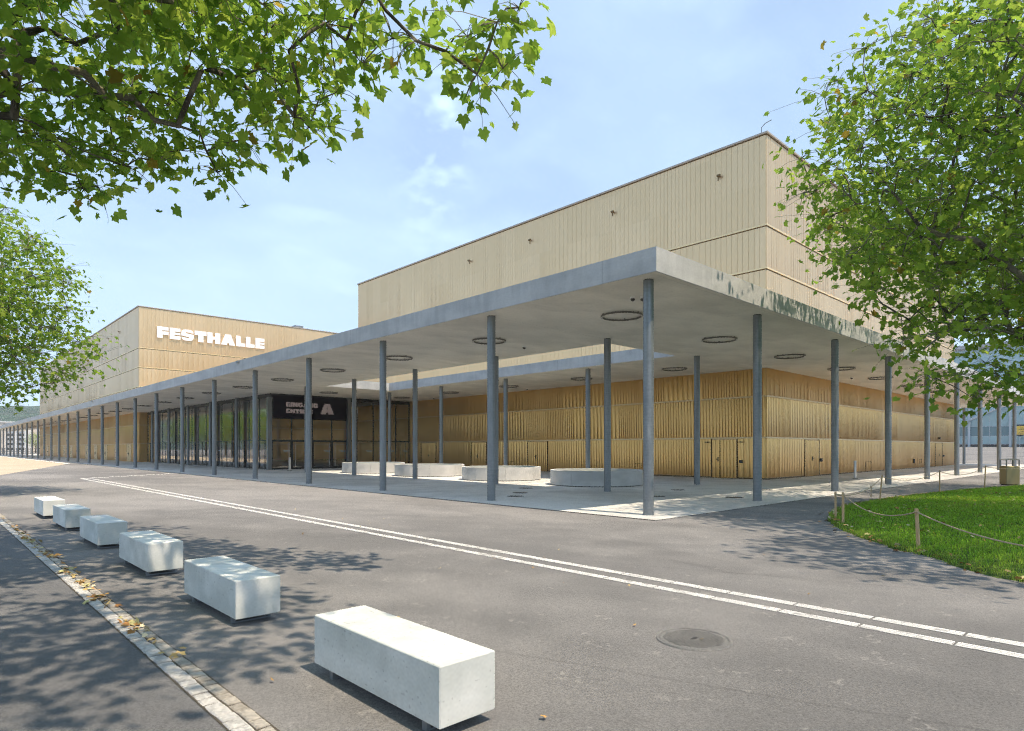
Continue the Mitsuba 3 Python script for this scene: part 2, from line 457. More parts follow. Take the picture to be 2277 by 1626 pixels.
def guide_line(xc, ystart, yend, label):
    root = numbered('guide_line')
    labels[root] = {'kind': 'structure', 'label': label}
    y = ystart
    while y < yend:
        y1 = min(y + 0.755, yend)
        put(root, 'segment', cat(rib(xc + o - 0.0145, xc + o + 0.0145, y, y1) for o in (-0.050, 0, 0.050)), 'paint')
        y += 0.775


guide_line(-6.545, -13.35, 31.9, 'white ribbed tactile strip nearer the halls')
guide_line(-6.935, -13.35, 32.3, 'white ribbed tactile strip nearer the benches')
key = numbered('guide_line')
labels[key] = {'kind': 'structure', 'label': 'white tactile strip running from the corner of the line to the paving'}
p0, p1 = np.array([-6.98, 32.42]), np.array([-0.95, 36.5])
dv = (p1 - p0) / np.linalg.norm(p1 - p0)
nv = np.array([-dv[1], dv[0]])
for k in range(9):
    a, b = p0 + dv * 0.81 * k, p0 + dv * (0.81 * k + 0.808)
    put(key, 'segment', sheet(Polygon([a - nv * .12, b - nv * .12, b + nv * .12, a + nv * .12]), 0.009), 'paint')

# ------------------------------------------------------------------ manhole and floor discs
mh = thing('manhole_cover', 'round cast iron manhole cover with a chequered top set in the asphalt', 'manhole cover')
mx, my = -8.49, -6.28
mz = float(gz(mx, my))
def at(m, x, y, z):
    m = m.copy(); m.apply_translation((x, y, z)); return m
put(mh, 'frame', at(lathe([(0.305, 0.0), (0.305, 0.010), (0.33, 0.010), (0.335, 0.0)]), mx, my, mz + 0.001), 'iron', smooth=30)
put(mh, 'lid', at(lathe([(0.0, 0.008), (0.298, 0.008), (0.300, 0.0)]), mx, my, mz + 0.001), 'iron', smooth=30)
bumps = []
for a in range(-11, 12):
    for b in range(-11, 12):
        x, y = a * 0.026, b * 0.026
        if x * x + y * y < 0.265 ** 2 and not (abs(x) < 0.05 and abs(y) < 0.03):
            w, l = (0.0105, 0.0075) if (a + b) % 2 else (0.0075, 0.0105)
            bumps.append(bx(mx + x - w, mx + x + w, my + y - l, my + y + l, mz + 0.008, mz + 0.0145))
labels[put(mh, 'chequer_studs', cat(bumps), 'iron')] = {'kind': 'stuff'}
put(mh, 'lifting_slot', bx(mx - 0.045, mx + 0.045, my - 0.02, my + 0.02, mz + 0.0085, mz + 0.0105), 'slot')

for (x, y, r, lab) in [(5.1, 9.6, .30, 'farthest of the three dark discs in the paving before the near planter'), (3.05, 7.85, .30, 'middle of the three dark discs in the paving before the near planter'),
                       (1.75, 6.75, .30, 'nearest of the three dark discs in the paving before the near planter'), (5.36, 3.22, .23, 'small dark disc in the paving right beside the corner column'),
                       (8.8, 4.6, .28, 'dark disc in the paving in front of the round planter wall on the right'), (6.83, 1.18, .31, 'dark disc in dappled shade just left of the second column on the right edge'),
                       (11.8, 2.31, .23, 'dark disc in the paving behind the second column on the right edge')]:
    t = thing('floor_cover', lab, 'drain cover', 'round covers in the paving')
    put(t, 'lid', at(lathe([(0, 0.004), (r - 0.012, 0.004), (r - 0.012, 0.0)]), x, y, float(gz(x, y)) + 0.013), 'drain_iron', smooth=30)
    put(t, 'rim', at(lathe([(r - 0.010, 0.0), (r - 0.010, 0.006), (r, 0.006), (r, 0.0)]), x, y, float(gz(x, y)) + 0.013), 'galvanised', smooth=30)

# ------------------------------------------------------------------ benches
where = ['nearest and largest of the concrete block benches, in the foreground', 'second concrete block bench from the front, in tree shade', 'third concrete block bench from the front, in dappled shade',
         'fourth concrete block bench from the front', 'fifth concrete block bench from the front, next to last of the row', 'farthest and smallest of the concrete block benches, in full sun']
for k, y0 in enumerate([-6.31, -3.07, 0.10, 3.24, 6.42, 9.52]):
    t = thing('block_bench', where[k], 'bench', 'concrete block benches along the gutter')
    x0, x1, y1 = -11.365, -10.925, y0 + 1.6
    z = float(gz(-11.1, y0 + 0.8))
    put(t, 'block', chamfer_box(x0, x1, y0, y1, z + 0.075, z + 0.448, 0.007), 'bench_concrete')
    for ya in (y0 + 0.17, y1 - 0.24):
        fr = [bx(x0 + 0.03, x0 + 0.06, ya, ya + 0.05, z, z + 0.074), bx(x1 - 0.06, x1 - 0.03, ya, ya + 0.05, z, z + 0.074),
              bx(x0 + 0.06, x1 - 0.06, ya, ya + 0.05, z + 0.002, z + 0.016), bx(x0 + 0.06, x1 - 0.06, ya, ya + 0.05, z + 0.060, z + 0.0745)]
        put(t, 'leg_frame', cat(fr), 'galvanised')

# ------------------------------------------------------------------ canopy
hole = sbox(6.95, 6.7, 12.0, 31.0)
plate = unary_union([sbox(-0.61, -0.64, 5.5, 186), sbox(-0.61, -0.64, 45, 74.9), sbox(-0.61, -0.64, 67.0, 6.9)])
plate = plate.difference(hole).difference(sbox(19.28, 5.71, 60.6, 60)).difference(sbox(5.46, 74.88, 46, 158))
can = thing('concrete_canopy', 'long flat concrete canopy roof on thin round columns wrapping the corner of the halls', 'canopy')
full = prism(plate, H, H + TH)
fn = full.face_normals[:, 2]
put(can, 'soffit', full.submesh([np.nonzero(fn < -0.5)[0]], append=True), 'canopy_concrete')
put(can, 'fascia', full.submesh([np.nonzero(fn >= -0.5)[0]], append=True), 'fascia_concrete')
# a thin drip groove line under the edge
put(can, 'drip_edge', cat([bx(-0.612, -0.575, -0.60, 186, H - 0.018, H - 0.001), bx(-0.612, 67, -0.642, -0.605, H - 0.018, H - 0.001)]), 'fascia_concrete')
for (y) in (26.3, 66.0):
    put(can, 'spout', bx(-0.70, -0.615, y, y + 0.35, H + TH - 0.13, H + TH - 0.02), 'galvanised')

COLY = [0.0] + [6.05 + 6.54 * k for k in range(27)]
COLX = [6.08 + 6.695 * k for k in range(10)]
col_mesh = None


def column(x, y, label, group):
    t = thing('steel_column', label, 'column', group)
    z = float(gz(x, y)) + 0.012
    put(t, 'shaft', cyl(x, y, z + 0.012, H - 0.02, 0.134), 'galvanised', smooth=40)
    put(t, 'base_plate', cyl(x, y, z, z + 0.012, 0.145), 'galvanised', smooth=40)
    put(t, 'head_collar', cyl(x, y, H - 0.02, H - 0.001, 0.127), 'dark_fitting', smooth=40)


for k, y in enumerate(COLY):
    lab = ('galvanised round column at the near corner of the canopy' if k == 0 else
           f'galvanised round column, {RANK[k - 1]} along the left canopy edge after the corner column')
    column(0, y, lab, 'columns along the left canopy edge')
for k, x in enumerate(COLX):
    column(x, 0, f'galvanised round column, {RANK[k]} along the right canopy edge after the corner column', 'columns along the right canopy edge')
for k in range(5):
    column(6.08, COLY[k + 1], f'galvanised round column on the front side of the roof opening, {RANK[k]} from the right', 'columns round the roof opening')
    column(12.78, COLY[k + 1], f'galvanised round column behind the round planters, {RANK[k]} from the right', 'columns round the roof opening')
for k in range(6, 11):
    column(6.08, COLY[k + 1], f'dark round column in front of the long glass wall, {RANK[k - 6]} from the entrance corner', 'columns before the glass wall')
column(66.3, 6.05, 'galvanised round column standing past the far right end of the golden hall', 'columns along the right canopy edge')

ring = lathe([(0.612, -0.03), (0.612, -0.085), (0.668, -0.085), (0.668, -0.03), (0.612, -0.03)], 56)
diff = lathe([(0.620, -0.0875), (0.660, -0.0875)], 56)


def ring_light(x, y, label):
    t = thing('ring_light', label, 'ceiling light', 'ring lights under the canopy')
    put(t, 'housing', at(ring, x, y, H), 'ring_metal', smooth=30)
    put(t, 'diffuser', at(diff, x, y, H), 'ring_diffuser')
    put(t, 'hanger', cat([bx(x + 0.63 * math.cos(a) - 0.02, x + 0.63 * math.cos(a) + 0.02, y + 0.63 * math.sin(a) - 0.02, y + 0.63 * math.sin(a) + 0.02, H - 0.03, H - 0.001) for a in (0.5, 2.6, 4.7)]), 'dark_fitting')


for k in range(28):
    ring_light(2.88, 2.98 + 6.44 * k, f'ring ceiling lamp, {RANK[k]} along the left canopy edge from the corner')
for k in range(6):
    ring_light(9.2 + 6.5 * k, 3.0, f'ring ceiling lamp, {RANK[k]} along the right canopy edge after the corner lamp')
for k in range(4):
    ring_light(15.9, 9.2 + 6.48 * k, f'ring ceiling lamp near the golden wall behind the planters, {RANK[k]} from the right')
ring_light(9.24, 35.1, 'ring lamp in front of the dark entrance sign')
ring_light(15.9, 35.2, 'ring lamp in the inner corner between entrance glass and golden hall')

# small ceiling devices
def dome_camera(x, y, lab, pair=False):
    t = thing('ceiling_camera', lab, 'camera', 'small cameras under the canopy')
    for o in ((-0.14, 0.14) if pair else (0,)):
        put(t, 'mount', cyl(x + o * 0.7, y - o * 0.7, H - 0.05, H - 0.001, 0.07, 16), 'white_letter', smooth=40)
        s = trimesh.creation.icosphere(2, 0.065); s.apply_translation((x + o * 0.7, y - o * 0.7, H - 0.06))
        put(t, 'lens_dome', s, 'dark_fitting', smooth=True)


dome_camera(1.3, 1.25, 'pair of small dome cameras on the ceiling beside the corner column', True)
dome_camera(5.0, 9.6, 'small ceiling sensor right of the third column of the left edge')
dome_camera(27.4, 4.2, 'small ceiling camera between the ring lamps on the right')
for k, y in enumerate((12.1, 22.7, 33.9)):
    dome_camera(18.2, y, f'small white dome camera close to the golden wall, {RANK[k]} from the right')

# ------------------------------------------------------------------ round planters
for k in range(4):
    y = 9.32 + 6.54 * k
    lab = ['nearest round white planter wall, standing mostly in shade on the right', 'second round white planter wall from the right, lit from the roof opening',
           'third round white planter wall from the right', 'leftmost round white planter wall, nearest the entrance doors'][k]
    t = thing('round_planter', lab, 'planter', 'round planters below the roof opening')
    z = float(gz(9.43, y)) + 0.04
    R0 = 2.13
    for s in range(8):
        a0, a1 = s * math.pi / 4 + 0.15, (s + 1) * math.pi / 4 + 0.15 - 0.004
        aa = np.linspace(a0, a1, 13)
        out = [(9.43 + R0 * math.cos(a), y + R0 * math.sin(a)) for a in aa] + [(9.43 + (R0 - 0.16) * math.cos(a), y + (R0 - 0.16) * math.sin(a)) for a in aa[::-1]]
        put(t, 'wall_segment', prism(Polygon(out), z, z + 0.66), 'planter_concrete', smooth=30)
    put(t, 'plinth', cyl(9.43, y, z - 0.035, z - 0.001, R0 - 0.08, 56), 'dark_fitting', smooth=30)
    put(t, 'soil', cyl(9.43, y, z + 0.35, z + 0.45, R0 - 0.17, 48), 'soil', smooth=30)

# ------------------------------------------------------------------ golden halls
RAILS = [2.30, 4.52, 6.78, 9.06, 11.36, 13.66]
TOP = 18.45
BANDS = [(0.14, 2.26)] + [(a + 0.05, b - (0.045 if b < 6 else 0.10)) for a, b in zip(RAILS[:-1], RAILS[1:])] + [(RAILS[-1] + 0.05, TOP)]


def widths(length, choices, r):
    """panel joints along a wall: runs of like panels that change rhythm"""
    out, u = [0.0], 0.0
    while u < length:
        w = r.choice(choices)
        for _ in range(r.randint(3, 14)):
            u += w * r.uniform(0.97, 1.03)
            if u > length - 0.12:
                break
            out.append(u)
    return np.array(out + [length])


def panels(o, ud, nd, us, z0, z1, gap=0.03, depth=0.06, bevel=0.004, tilt=0.0):
    """(n, 8, 3) corners of a row of raised panels on the plane through o along ud, facing nd"""
    o, ud, nd = (np.asarray(a, float) for a in (o, ud, nd))
    a, b = us[:-1] + gap / 2, us[1:] - gap / 2
    pt = lambda u, z, d: o + u[:, None] * ud + d * nd + np.array([0, 0, z])
    c = np.minimum(bevel, (b - a) * 0.2)
    # sheet metal never lies quite flat: each panel leans a hair to one side
    lean = tilt * (np.modf(np.abs(np.sin(us[:-1] * 91.7 + z0 * 13.1)) * 437.5)[0] - 0.5)[:, None] * nd
    return np.stack([pt(a, z0, 0.002), pt(b, z0, 0.002), pt(b, z1, 0.002), pt(a, z1, 0.002), pt(a + c, z0, depth) + lean, pt(b - c, z0, depth) - lean, pt(b - c, z1, depth) - lean, pt(a + c, z1, depth) + lean], 1)


PQ = np.array([(4, 5, 6, 7), (0, 4, 7, 3), (5, 1, 2, 6), (7, 6, 2, 3), (0, 1, 5, 4)])


def panel_mesh(v):
    v = np.asarray(v).reshape(-1, 8, 3)
    q = (PQ[None] + 8 * np.arange(len(v))[:, None, None]).reshape(-1, 4)
    m = trimesh.Trimesh(*meshkit.arrays((v.reshape(-1, 3), q))[:2], process=False)
    f = v[0]
    nrm = np.cross(f[5] - f[4], f[7] - f[4])
    if nrm @ (f[4] - f[0] - ((f[4] - f[0]) @ (f[1] - f[0])) * (f[1] - f[0]) / ((f[1] - f[0]) @ (f[1] - f[0]))) < 0:
        m.invert()
    return m


def clad(root, o, ud, nd, length, choices_of_band, seed, singles=0, skip=()):
    """covers one wall; the first `singles` metres of the ground-floor bands become parts of their own. skip: (u0, u1) openings of the lowest band"""
    rest = []
    r = random.Random(seed)
    for bi, (z0, z1) in enumerate(BANDS):
        us = widths(length, choices_of_band(bi), r)
        if bi == 0 and skip:
            extra = sorted({e for s in skip for e in s})
            us = np.array(sorted([u for u in us if not any(s[0] - 0.1 < u < s[1] + 0.1 for s in skip)] + extra))
        pv = panels(o, ud, nd, us, z0, z1, gap=0.026 if bi < 3 else 0.014, depth=0.05 if bi < 3 else 0.035, tilt=0.006 if bi < 3 else 0.014)
        mid = (us[1:] + us[:-1]) / 2
        keep = np.array([not (bi == 0 and any(s[0] - 0.01 < m < s[1] + 0.01 for s in skip)) for m in mid])
        for k in np.nonzero(keep)[0]:
            if bi < 3 and mid[k] < singles:
                put(root, 'panel', panel_mesh(pv[k]), 'gold_gloss_shade', smooth=True)
            else:
                rest.append(pv[k])
    return rest


def rails(root, x0, x1, y0, y1, faces):
    e = 0.085
    for z in RAILS:
        for fc in faces:
            e = 0.11 if z < 6 else 0.085
            m = bx(x0 - e, x0 - 0.001, y0 - e, y1, z - 0.04, z + 0.04) if fc == 'x' else bx(x0 - 0.001, x1, y0 - e, y0 - 0.001, z - 0.04, z + 0.04)
            put(root, 'rail', m, 'gold_rail')
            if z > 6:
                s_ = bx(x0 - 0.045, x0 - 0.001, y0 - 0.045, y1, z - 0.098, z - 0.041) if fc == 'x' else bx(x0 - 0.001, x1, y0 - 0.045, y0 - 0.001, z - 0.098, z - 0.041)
                put(root, 'rail_shade', s_, 'bronze_frame')  # dark strip added to draw the shadow line below the rail
    put(root, 'parapet_cap', cat([bx(x0 - 0.14, x0 + 0.4, y0 - 0.14, y1 + 0.05, TOP + 0.06, TOP + 0.15), bx(x0 + 0.4, x1 + 0.05, y0 - 0.14, y0 + 0.4, TOP + 0.06, TOP + 0.15)]), 'roof_trim')
    put(root, 'shadow_gap', cat([bx(x0 - 0.05, x0, y0 - 0.05, y1, TOP + 0.002, TOP + 0.058), bx(x0, x1, y0 - 0.05, y0, TOP + 0.002, TOP + 0.058)]), 'bronze_frame')


XA, YA, XA1, YA1 = 19.35, 5.78, 60.5, 48.4
hallA = thing('golden_hall', 'tall hall clad in golden ribbed metal behind the canopy corner', 'building')
put(hallA, 'wall', bx(XA, XA1, YA, YA1, -0.1, TOP), 'gold')
put(hallA, 'roof', bx(XA + 0.4, XA1 - 0.1, YA + 0.4, YA1 - 0.1, TOP, TOP + 0.05), 'roof_felt')
dX = [(40.60 - YA, 39.72 - YA), (37.3 - YA, 35.05 - YA), (30.33 - YA, 28.4 - YA), (23.78 - YA, 21.72 - YA), (8.95 - YA, 7.36 - YA)]
dX = [tuple(sorted(d)) for d in dX]
dY = [(24.3 - XA, 26.5 - XA), (53.5 - XA, 55.9 - XA)]
fine, wide_ = [0.16, 0.2, 0.24, 0.33], [0.16, 0.18, 0.2, 0.22, 0.3, 0.33]
restA = clad(hallA, (XA, YA, 0), (0, 1, 0), (-1, 0, 0), YA1 - YA, lambda b: wide_ if b < 3 else [0.2, 0.26, 0.32, 0.4], 5, 18.5, dX)
restA += clad(hallA, (XA, YA, 0), (1, 0, 0), (0, -1, 0), XA1 - XA, lambda b: fine if b < 3 else [0.2, 0.26, 0.34, 0.42], 6, 0, dY)
def clad_rest(root, rest, side):
    """the panels that are not parts of their own: glossy and coloured with shade amber below the canopy, satin above it"""
    rest = np.array(rest)
    low = rest[:, :, 2].max(1) < 7.0
    for sel, m, what in ((low, 'gold_gloss_shade', 'glossy shade-toned ground storey'), (~low, 'gold', 'satin upper')):
        labels[put(root, 'cladding', panel_mesh(rest[sel]), m, smooth=True)] = {'kind': 'stuff', 'label': f'{what} panels of the {side} side'}


sideA = np.array([abs(p[4, 0] - XA) < 0.2 and abs(p[5, 1] - p[4, 1]) > 0.05 for p in restA])
clad_rest(hallA, [p for p, q in zip(restA, sideA) if q], 'shaded')
clad_rest(hallA, [p for p, q in zip(restA, sideA) if not q], 'sunlit')
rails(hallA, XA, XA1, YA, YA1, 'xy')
put(hallA, 'plinth', cat([bx(XA - 0.03, XA, YA - 0.03, YA1, 0.0, 0.12), bx(XA, XA1, YA - 0.03, YA, 0.0, 0.12)]), 'bronze_frame')


def door(root, face, u0, u1, split, handle=True, ztop=2.25):
    """a flush double door in the lowest band; face 'x': wall x = XA, u along y; face 'y': wall y = YA, u along x"""
    z0 = 0.06
    def slab(a, b, z0, z1, d0, d1):
        return bx(XA - d1, XA - d0, a, b, z0, z1) if face == 'x' else bx(a, b, YA - d1, YA - d0, z0, z1)
    d = put(root, 'door', slab(u0 + 0.05, u1 - 0.05, z0, ztop - 0.03, 0.001, 0.018), 'bronze_frame')
    for a in (u0, u1 - 0.05):
        put(d, 'jamb', slab(a, a + 0.05, z0, ztop, 0.001, 0.075), 'bronze_frame')
    for a, b in ((u0 + 0.055, split - 0.02), (split + 0.02, u1 - 0.055)):
        nrib = max(2, int((b - a) / 0.17))
        us = np.linspace(a, b, nrib + 1)
        pv = panels((XA, 0, 0) if face == 'x' else (0, YA, 0), (0, 1, 0) if face == 'x' else (1, 0, 0), (-1, 0, 0) if face == 'x' else (0, -1, 0), us, z0 + 0.02, ztop - 0.04, gap=0.012, depth=0.045, bevel=0.012)
        pv = pv + (np.array([-0.018, 0, 0]) if face == 'x' else np.array([0, -0.018, 0]))
        put(d, 'leaf', panel_mesh(pv), 'gold_gloss_shade', smooth=True)
    if handle:
        s = split + 0.06 if face == 'y' else split + 0.10
        put(d, 'handle', cat([slab(s - 0.03, s + 0.03, 0.98, 1.24, 0.064, 0.085), slab(s - 0.015, s + 0.10, 1.10, 1.13, 0.085, 0.12)]), 'dark_fitting')


for (a, b), sp in zip(dX, (40.15, 36.0, 29.35, 22.79, 8.41)):
    door(hallA, 'x', a + YA, b + YA, sp)
for (a, b), sp in zip(dY, (25.37, 54.67)):
    door(hallA, 'y', a + XA, b + XA, sp)


def hatch(face, u0, u1, z0, z1):
    t = 0.022
    def slab(a, b, z0, z1, d0, d1):
        return bx(XA - d1, XA - d0, a, b, z0, z1) if face == 'x' else bx(a, b, YA - d1, YA - d0, z0, z1)
    put(hallA, 'hatch_frame', cat([slab(u0, u0 + t, z0, z1, 0.05, 0.064), slab(u1 - t, u1, z0, z1, 0.05, 0.064), slab(u0 + t, u1 - t, z1 - t, z1, 0.05, 0.064)]), 'bronze_frame')


hatch('x', 13.67, 14.17, 0.12, 0.80)
hatch('x', 25.2, 25.6, 0.4, 0.75)
hatch('y', 34.86, 35.98, 0.12, 0.83)
hatch('y', 48.4, 48.95, 0.45, 0.80)
put(hallA, 'socket_box', bx(XA - 0.14, XA - 0.056, 7.06, 7.23, 0.92, 1.08), 'dark_fitting')
put(hallA, 'socket_box', bx(26.6, 26.78, YA - 0.14, YA - 0.056, 0.92, 1.12), 'dark_fitting')
put(hallA, 'socket_box', bx(56.0, 56.3, YA - 0.14, YA - 0.056, 0.95, 1.12), 'dark_fitting')
put(hallA, 'socket_box', bx(46.5, 46.62, YA - 0.14, YA - 0.056, 0.5, 0.85), 'dark_fitting')
put(hallA, 'wall_camera', bx(54.5, 54.7, YA - 0.2, YA - 0.056, 2.56, 2.76), 'dark_fitting')
for y in (9.15, 7.12):
    put(hallA, 'spot_lamp', cat([bx(XA - 0.16, XA - 0.056, y - 0.02, y + 0.02, 2.05, 2.09), bx(XA - 0.19, XA - 0.10, y - 0.11, y + 0.11, 2.05, 2.10)]), 'dark_fitting')


def wall_lamp(root, x, y, z):
    k = put(root, 'wall_lamp', cat([bx(x - 0.16, x - 0.056, y - 0.035, y + 0.035, z - 0.03, z + 0.03), bx(x - 0.26, x - 0.16, y - 0.10, y + 0.10, z - 0.055, z + 0.055)]), 'bronze_frame')
    put(k, 'bracket', bx(x - 0.09, x - 0.056, y + 0.10, y + 0.13, z - 0.22, z + 0.05), 'bronze_frame')


for y in (8.4, 15.83, 23.4, 30.4):
    wall_lamp(hallA, XA, y, 17.05)
put(hallA, 'wall_lamp', cat([bx(25.5, 25.57, YA - 0.16, YA - 0.056, 17.0, 17.06), bx(25.4, 25.66, YA - 0.34, YA - 0.16, 16.98, 17.12)]), 'bronze_frame')
put(hallA, 'roof_hook', tube([(XA + 0.05, 6.05, TOP + 0.14), (XA + 0.05, 6.05, TOP + 0.52), (XA + 0.05, 5.85, TOP + 0.66), (XA + 0.05, 5.5, TOP + 0.72)], 0.022), 'galvanised')

XB, YB, XB1, YB1 = 5.54, 74.96, 45.0, 156.5
hallB = thing('festival_hall', 'golden ribbed hall at the left carrying big white letters on its sunlit side', 'building')
put(hallB, 'wall', bx(XB, XB1, YB, YB1, -0.1, TOP), 'gold')
put(hallB, 'roof', bx(XB + 0.4, XB1 - 0.1, YB + 0.4, YB1 - 0.1, TOP, TOP + 0.05), 'roof_felt')
restB = clad(hallB, (XB, YB, 0), (0, 1, 0), (-1, 0, 0), YB1 - YB, lambda b: [0.3, 0.4, 0.5, 0.6], 8)
restB2 = clad(hallB, (XB, YB, 0), (1, 0, 0), (0, -1, 0), XB1 - XB, lambda b: [0.3, 0.36, 0.45, 0.6], 9)
clad_rest(hallB, restB, 'shaded')
clad_rest(hallB, restB2, 'sunlit')
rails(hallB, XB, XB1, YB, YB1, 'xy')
put(hallB, 'plinth', cat([bx(XB - 0.03, XB, YB - 0.03, YB1, 0.05, 0.13), bx(XB, XB1, YB - 0.03, YB, 0.05, 0.13)]), 'bronze_frame')
for y in (84.35, 90.87, 97.47, 103.83, 110.4, 117.0):
    wall_lamp(hallB, XB, y, 16.78)
for k in range(11):
    y = 78.5 + 6.6 * k
    d = put(hallB, 'door', bx(XB - 0.062, XB - 0.057, y, y + 2.1, 0.14, 2.24), 'gold_rail')
    put(d, 'joint', cat([bx(XB - 0.066, XB - 0.0625, yy - 0.03, yy + 0.03, 0.14, 2.25) for yy in (y, y + 1.05, y + 2.1)]), 'bronze_frame')
    put(d, 'handle', bx(XB - 0.12, XB - 0.067, y + 1.15, y + 1.25, 0.95, 1.25), 'dark_fitting')
put(hallB, 'roof_unit', bx(24.9, 26.1, YB + 0.5, YB + 2.0, TOP + 0.05, TOP + 0.55), 'galvanised')

# ------------------------------------------------------------------ letters
def poly_letter(ch, w=1.0):
    """heavy wide capitals in the unit box"""
    b = sbox
    if ch == 'E':
        return b(0, 0, 1, 1).difference(b(.44, .59, 1.1, .695)).difference(b(.44, .305, 1.1, .41))
    if ch == 'F':
        return b(0, 0, 1, 1).difference(b(.44, .59, 1.1, .695)).difference(b(.48, -.1, 1.1, .30))
    if ch == 'T':
        return unary_union([b(0, .62, 1, 1), b(.30, 0, .74, .7)])
    if ch == 'H':
        return b(0, 0, 1, 1).difference(b(.40, .62, .61, 1.1)).difference(b(.40, -.1, .61, .36))
    if ch == 'L':
        return unary_union([b(0, 0, .5, 1), b(0, 0, 1, .32)])
    if ch == 'I':
        return b(0, 0, 1, 1)
    if ch == 'N':
        return b(0, 0, 1, 1).difference(Polygon([(.36, -.1), (.36, .52), (.66, -.1)])).difference(Polygon([(.64, 1.1), (.64, .48), (.34, 1.1)]))
    if ch == 'A':
        return Polygon([(0, 0), (.30, 1), (.70, 1), (1, 0), (.60, 0), (.55, .20), (.45, .20), (.40, 0)]).difference(Polygon([(.47, .48), (.53, .48), (.505, .76), (.495, .76)]))
    rr = affinity.scale(Point(0, 0).buffer(1, 24), .30, .42)
    def rounded():
        return b(.30, .42, .70, .58).buffer(0).union(unary_union([affinity.translate(rr, x, y) for x in (.30, .70) for y in (.42, .58)])).convex_hull
    if ch == 'S':
        return rounded().difference(Polygon([(.36, .665), (1.1, .56), (1.1, .69), (.36, .775)])).difference(Polygon([(-.1, .31), (.64, .225), (.64, .335), (-.1, .44)]))
    if ch == 'G':
        return rounded().difference(b(.44, .60, 1.1, .69)).difference(b(.42, .28, .60, .62)).difference(b(.42, .55, .56, .69)).difference(b(.9, .5, 1.1, .62))
    if ch == 'R':
        r = b(0, 0, .75, 1).union(affinity.translate(affinity.scale(Point(0, 0).buffer(1, 24), .30, .31), .70, .69)).union(b(.4, 0, 1, .42))
        return r.difference(b(.42, .66, .64, .74)).difference(Polygon([(.42, -.1), (.42, .30), (.50, .30), (.58, -.1)]))


def letter_solid(poly, x0, x1, z0, z1, y, depth):
    m = prism(poly, 0, depth)
    v = m.vertices.copy()
    m.vertices = np.column_stack([x0 + v[:, 0] * (x1 - x0), y - v[:, 2], z0 + v[:, 1] * (z1 - z0)])
    if m.volume < 0:
        m.invert()
    return m


sg = thing('hall_lettering', 'big white raised letters FESTHALLE high on the golden wall', 'sign')
for ch, x0, x1 in zip('FESTHALLE', (7.41, 8.78, 10.07, 11.6, 13.1, 14.75, 16.62, 17.89, 19.13), (8.65, 9.97, 11.5, 13.0, 14.64, 16.49, 17.78, 19.02, 20.32)):
    put(sg, 'letter', letter_solid(poly_letter(ch), x0, x1, 15.06, 16.42, YB - 0.10, 0.14), 'white_letter')
put(sg, 'mounting_rail', cat([bx(7.5, 20.2, YB - 0.099, YB - 0.056, z, z + 0.04) for z in (15.25, 16.2)]), 'gold_rail')

# ------------------------------------------------------------------ glazed entrance
XG, YG = 6.45, 39.10
ent = thing('entrance_foyer', 'glazed entrance foyer with dark frames between the two golden halls', 'building')
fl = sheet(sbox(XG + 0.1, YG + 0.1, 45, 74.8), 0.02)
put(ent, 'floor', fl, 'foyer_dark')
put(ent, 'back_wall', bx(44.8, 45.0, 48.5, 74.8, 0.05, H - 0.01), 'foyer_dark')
HEAD = H - 0.30
put(ent, 'head_beam', cat([bx(XG - 0.06, XG + 0.08, YG + 0.09, 74.85, HEAD, H - 0.002), bx(XG - 0.06, XA - 0.09, YG - 0.06, YG + 0.08, HEAD, H - 0.002)]), 'dark_metal')
put(ent, 'corner_post', bx(XG - 0.32, XG + 0.0, YG - 0.20, YG + 0.12, 0.08, HEAD - 0.002), 'galvanised')
put(ent, 'corner_post', bx(12.86, 13.18, YG - 0.32, YG - 0.07, 0.08, H - 0.003), 'galvanised')
ysm = [YG + 0.06, 41.4, 43.55, 45.7, 47.4, 49.95, 52.05, 54.15, 56.3, 58.4, 60.5, 62.6, 64.75, 66.6, 68.7, 70.8, 72.9, 74.8]


def quad(a, b, c, d):
    return np.array([a, b, c, d], float), np.array([(0, 1, 2, 3)])


zt = 2.37
for k, y in enumerate(ysm):
    put(ent, 'mullion', bx(XG - 0.03, XG + 0.07, y - 0.03, y + 0.03, 0.09, HEAD - 0.001), 'dark_metal')
    if k:
        ya, yb = ysm[k - 1] + 0.03, y - 0.03
        put(ent, 'pane', quad((XG, ya, zt), (XG, yb, zt), (XG, yb, HEAD), (XG, ya, HEAD)), 'glass')
        ym = (ya + yb) / 2
        put(ent, 'mullion', bx(XG - 0.028, XG + 0.05, ym - 0.025, ym + 0.025, 0.09, zt - 0.03), 'dark_metal')
        for a, b in ((ya, ym - 0.025), (ym + 0.025, yb)):
            put(ent, 'pane', quad((XG, a, 0.12), (XG, b, 0.12), (XG, b, zt - 0.03), (XG, a, zt - 0.03)), 'glass')
        put(ent, 'transom', bx(XG - 0.025, XG + 0.05, ya + 0.001, yb - 0.001, zt - 0.03, zt + 0.03), 'dark_metal')
        put(ent, 'threshold', bx(XG - 0.025, XG + 0.05, ya + 0.001, yb - 0.001, 0.085, 0.12), 'dark_metal')
for y in (47.4, 56.9, 66.5):
    put(ent, 'inner_column', bx(XG + 0.25, XG + 0.75, y - 0.25, y + 0.25, 0.08, H - 0.002), 'dark_metal')
xsm = [XG + 0.02, 8.10, 9.85, 11.55, 13.0, 13.9, 15.5, 17.8, XA - 0.12]
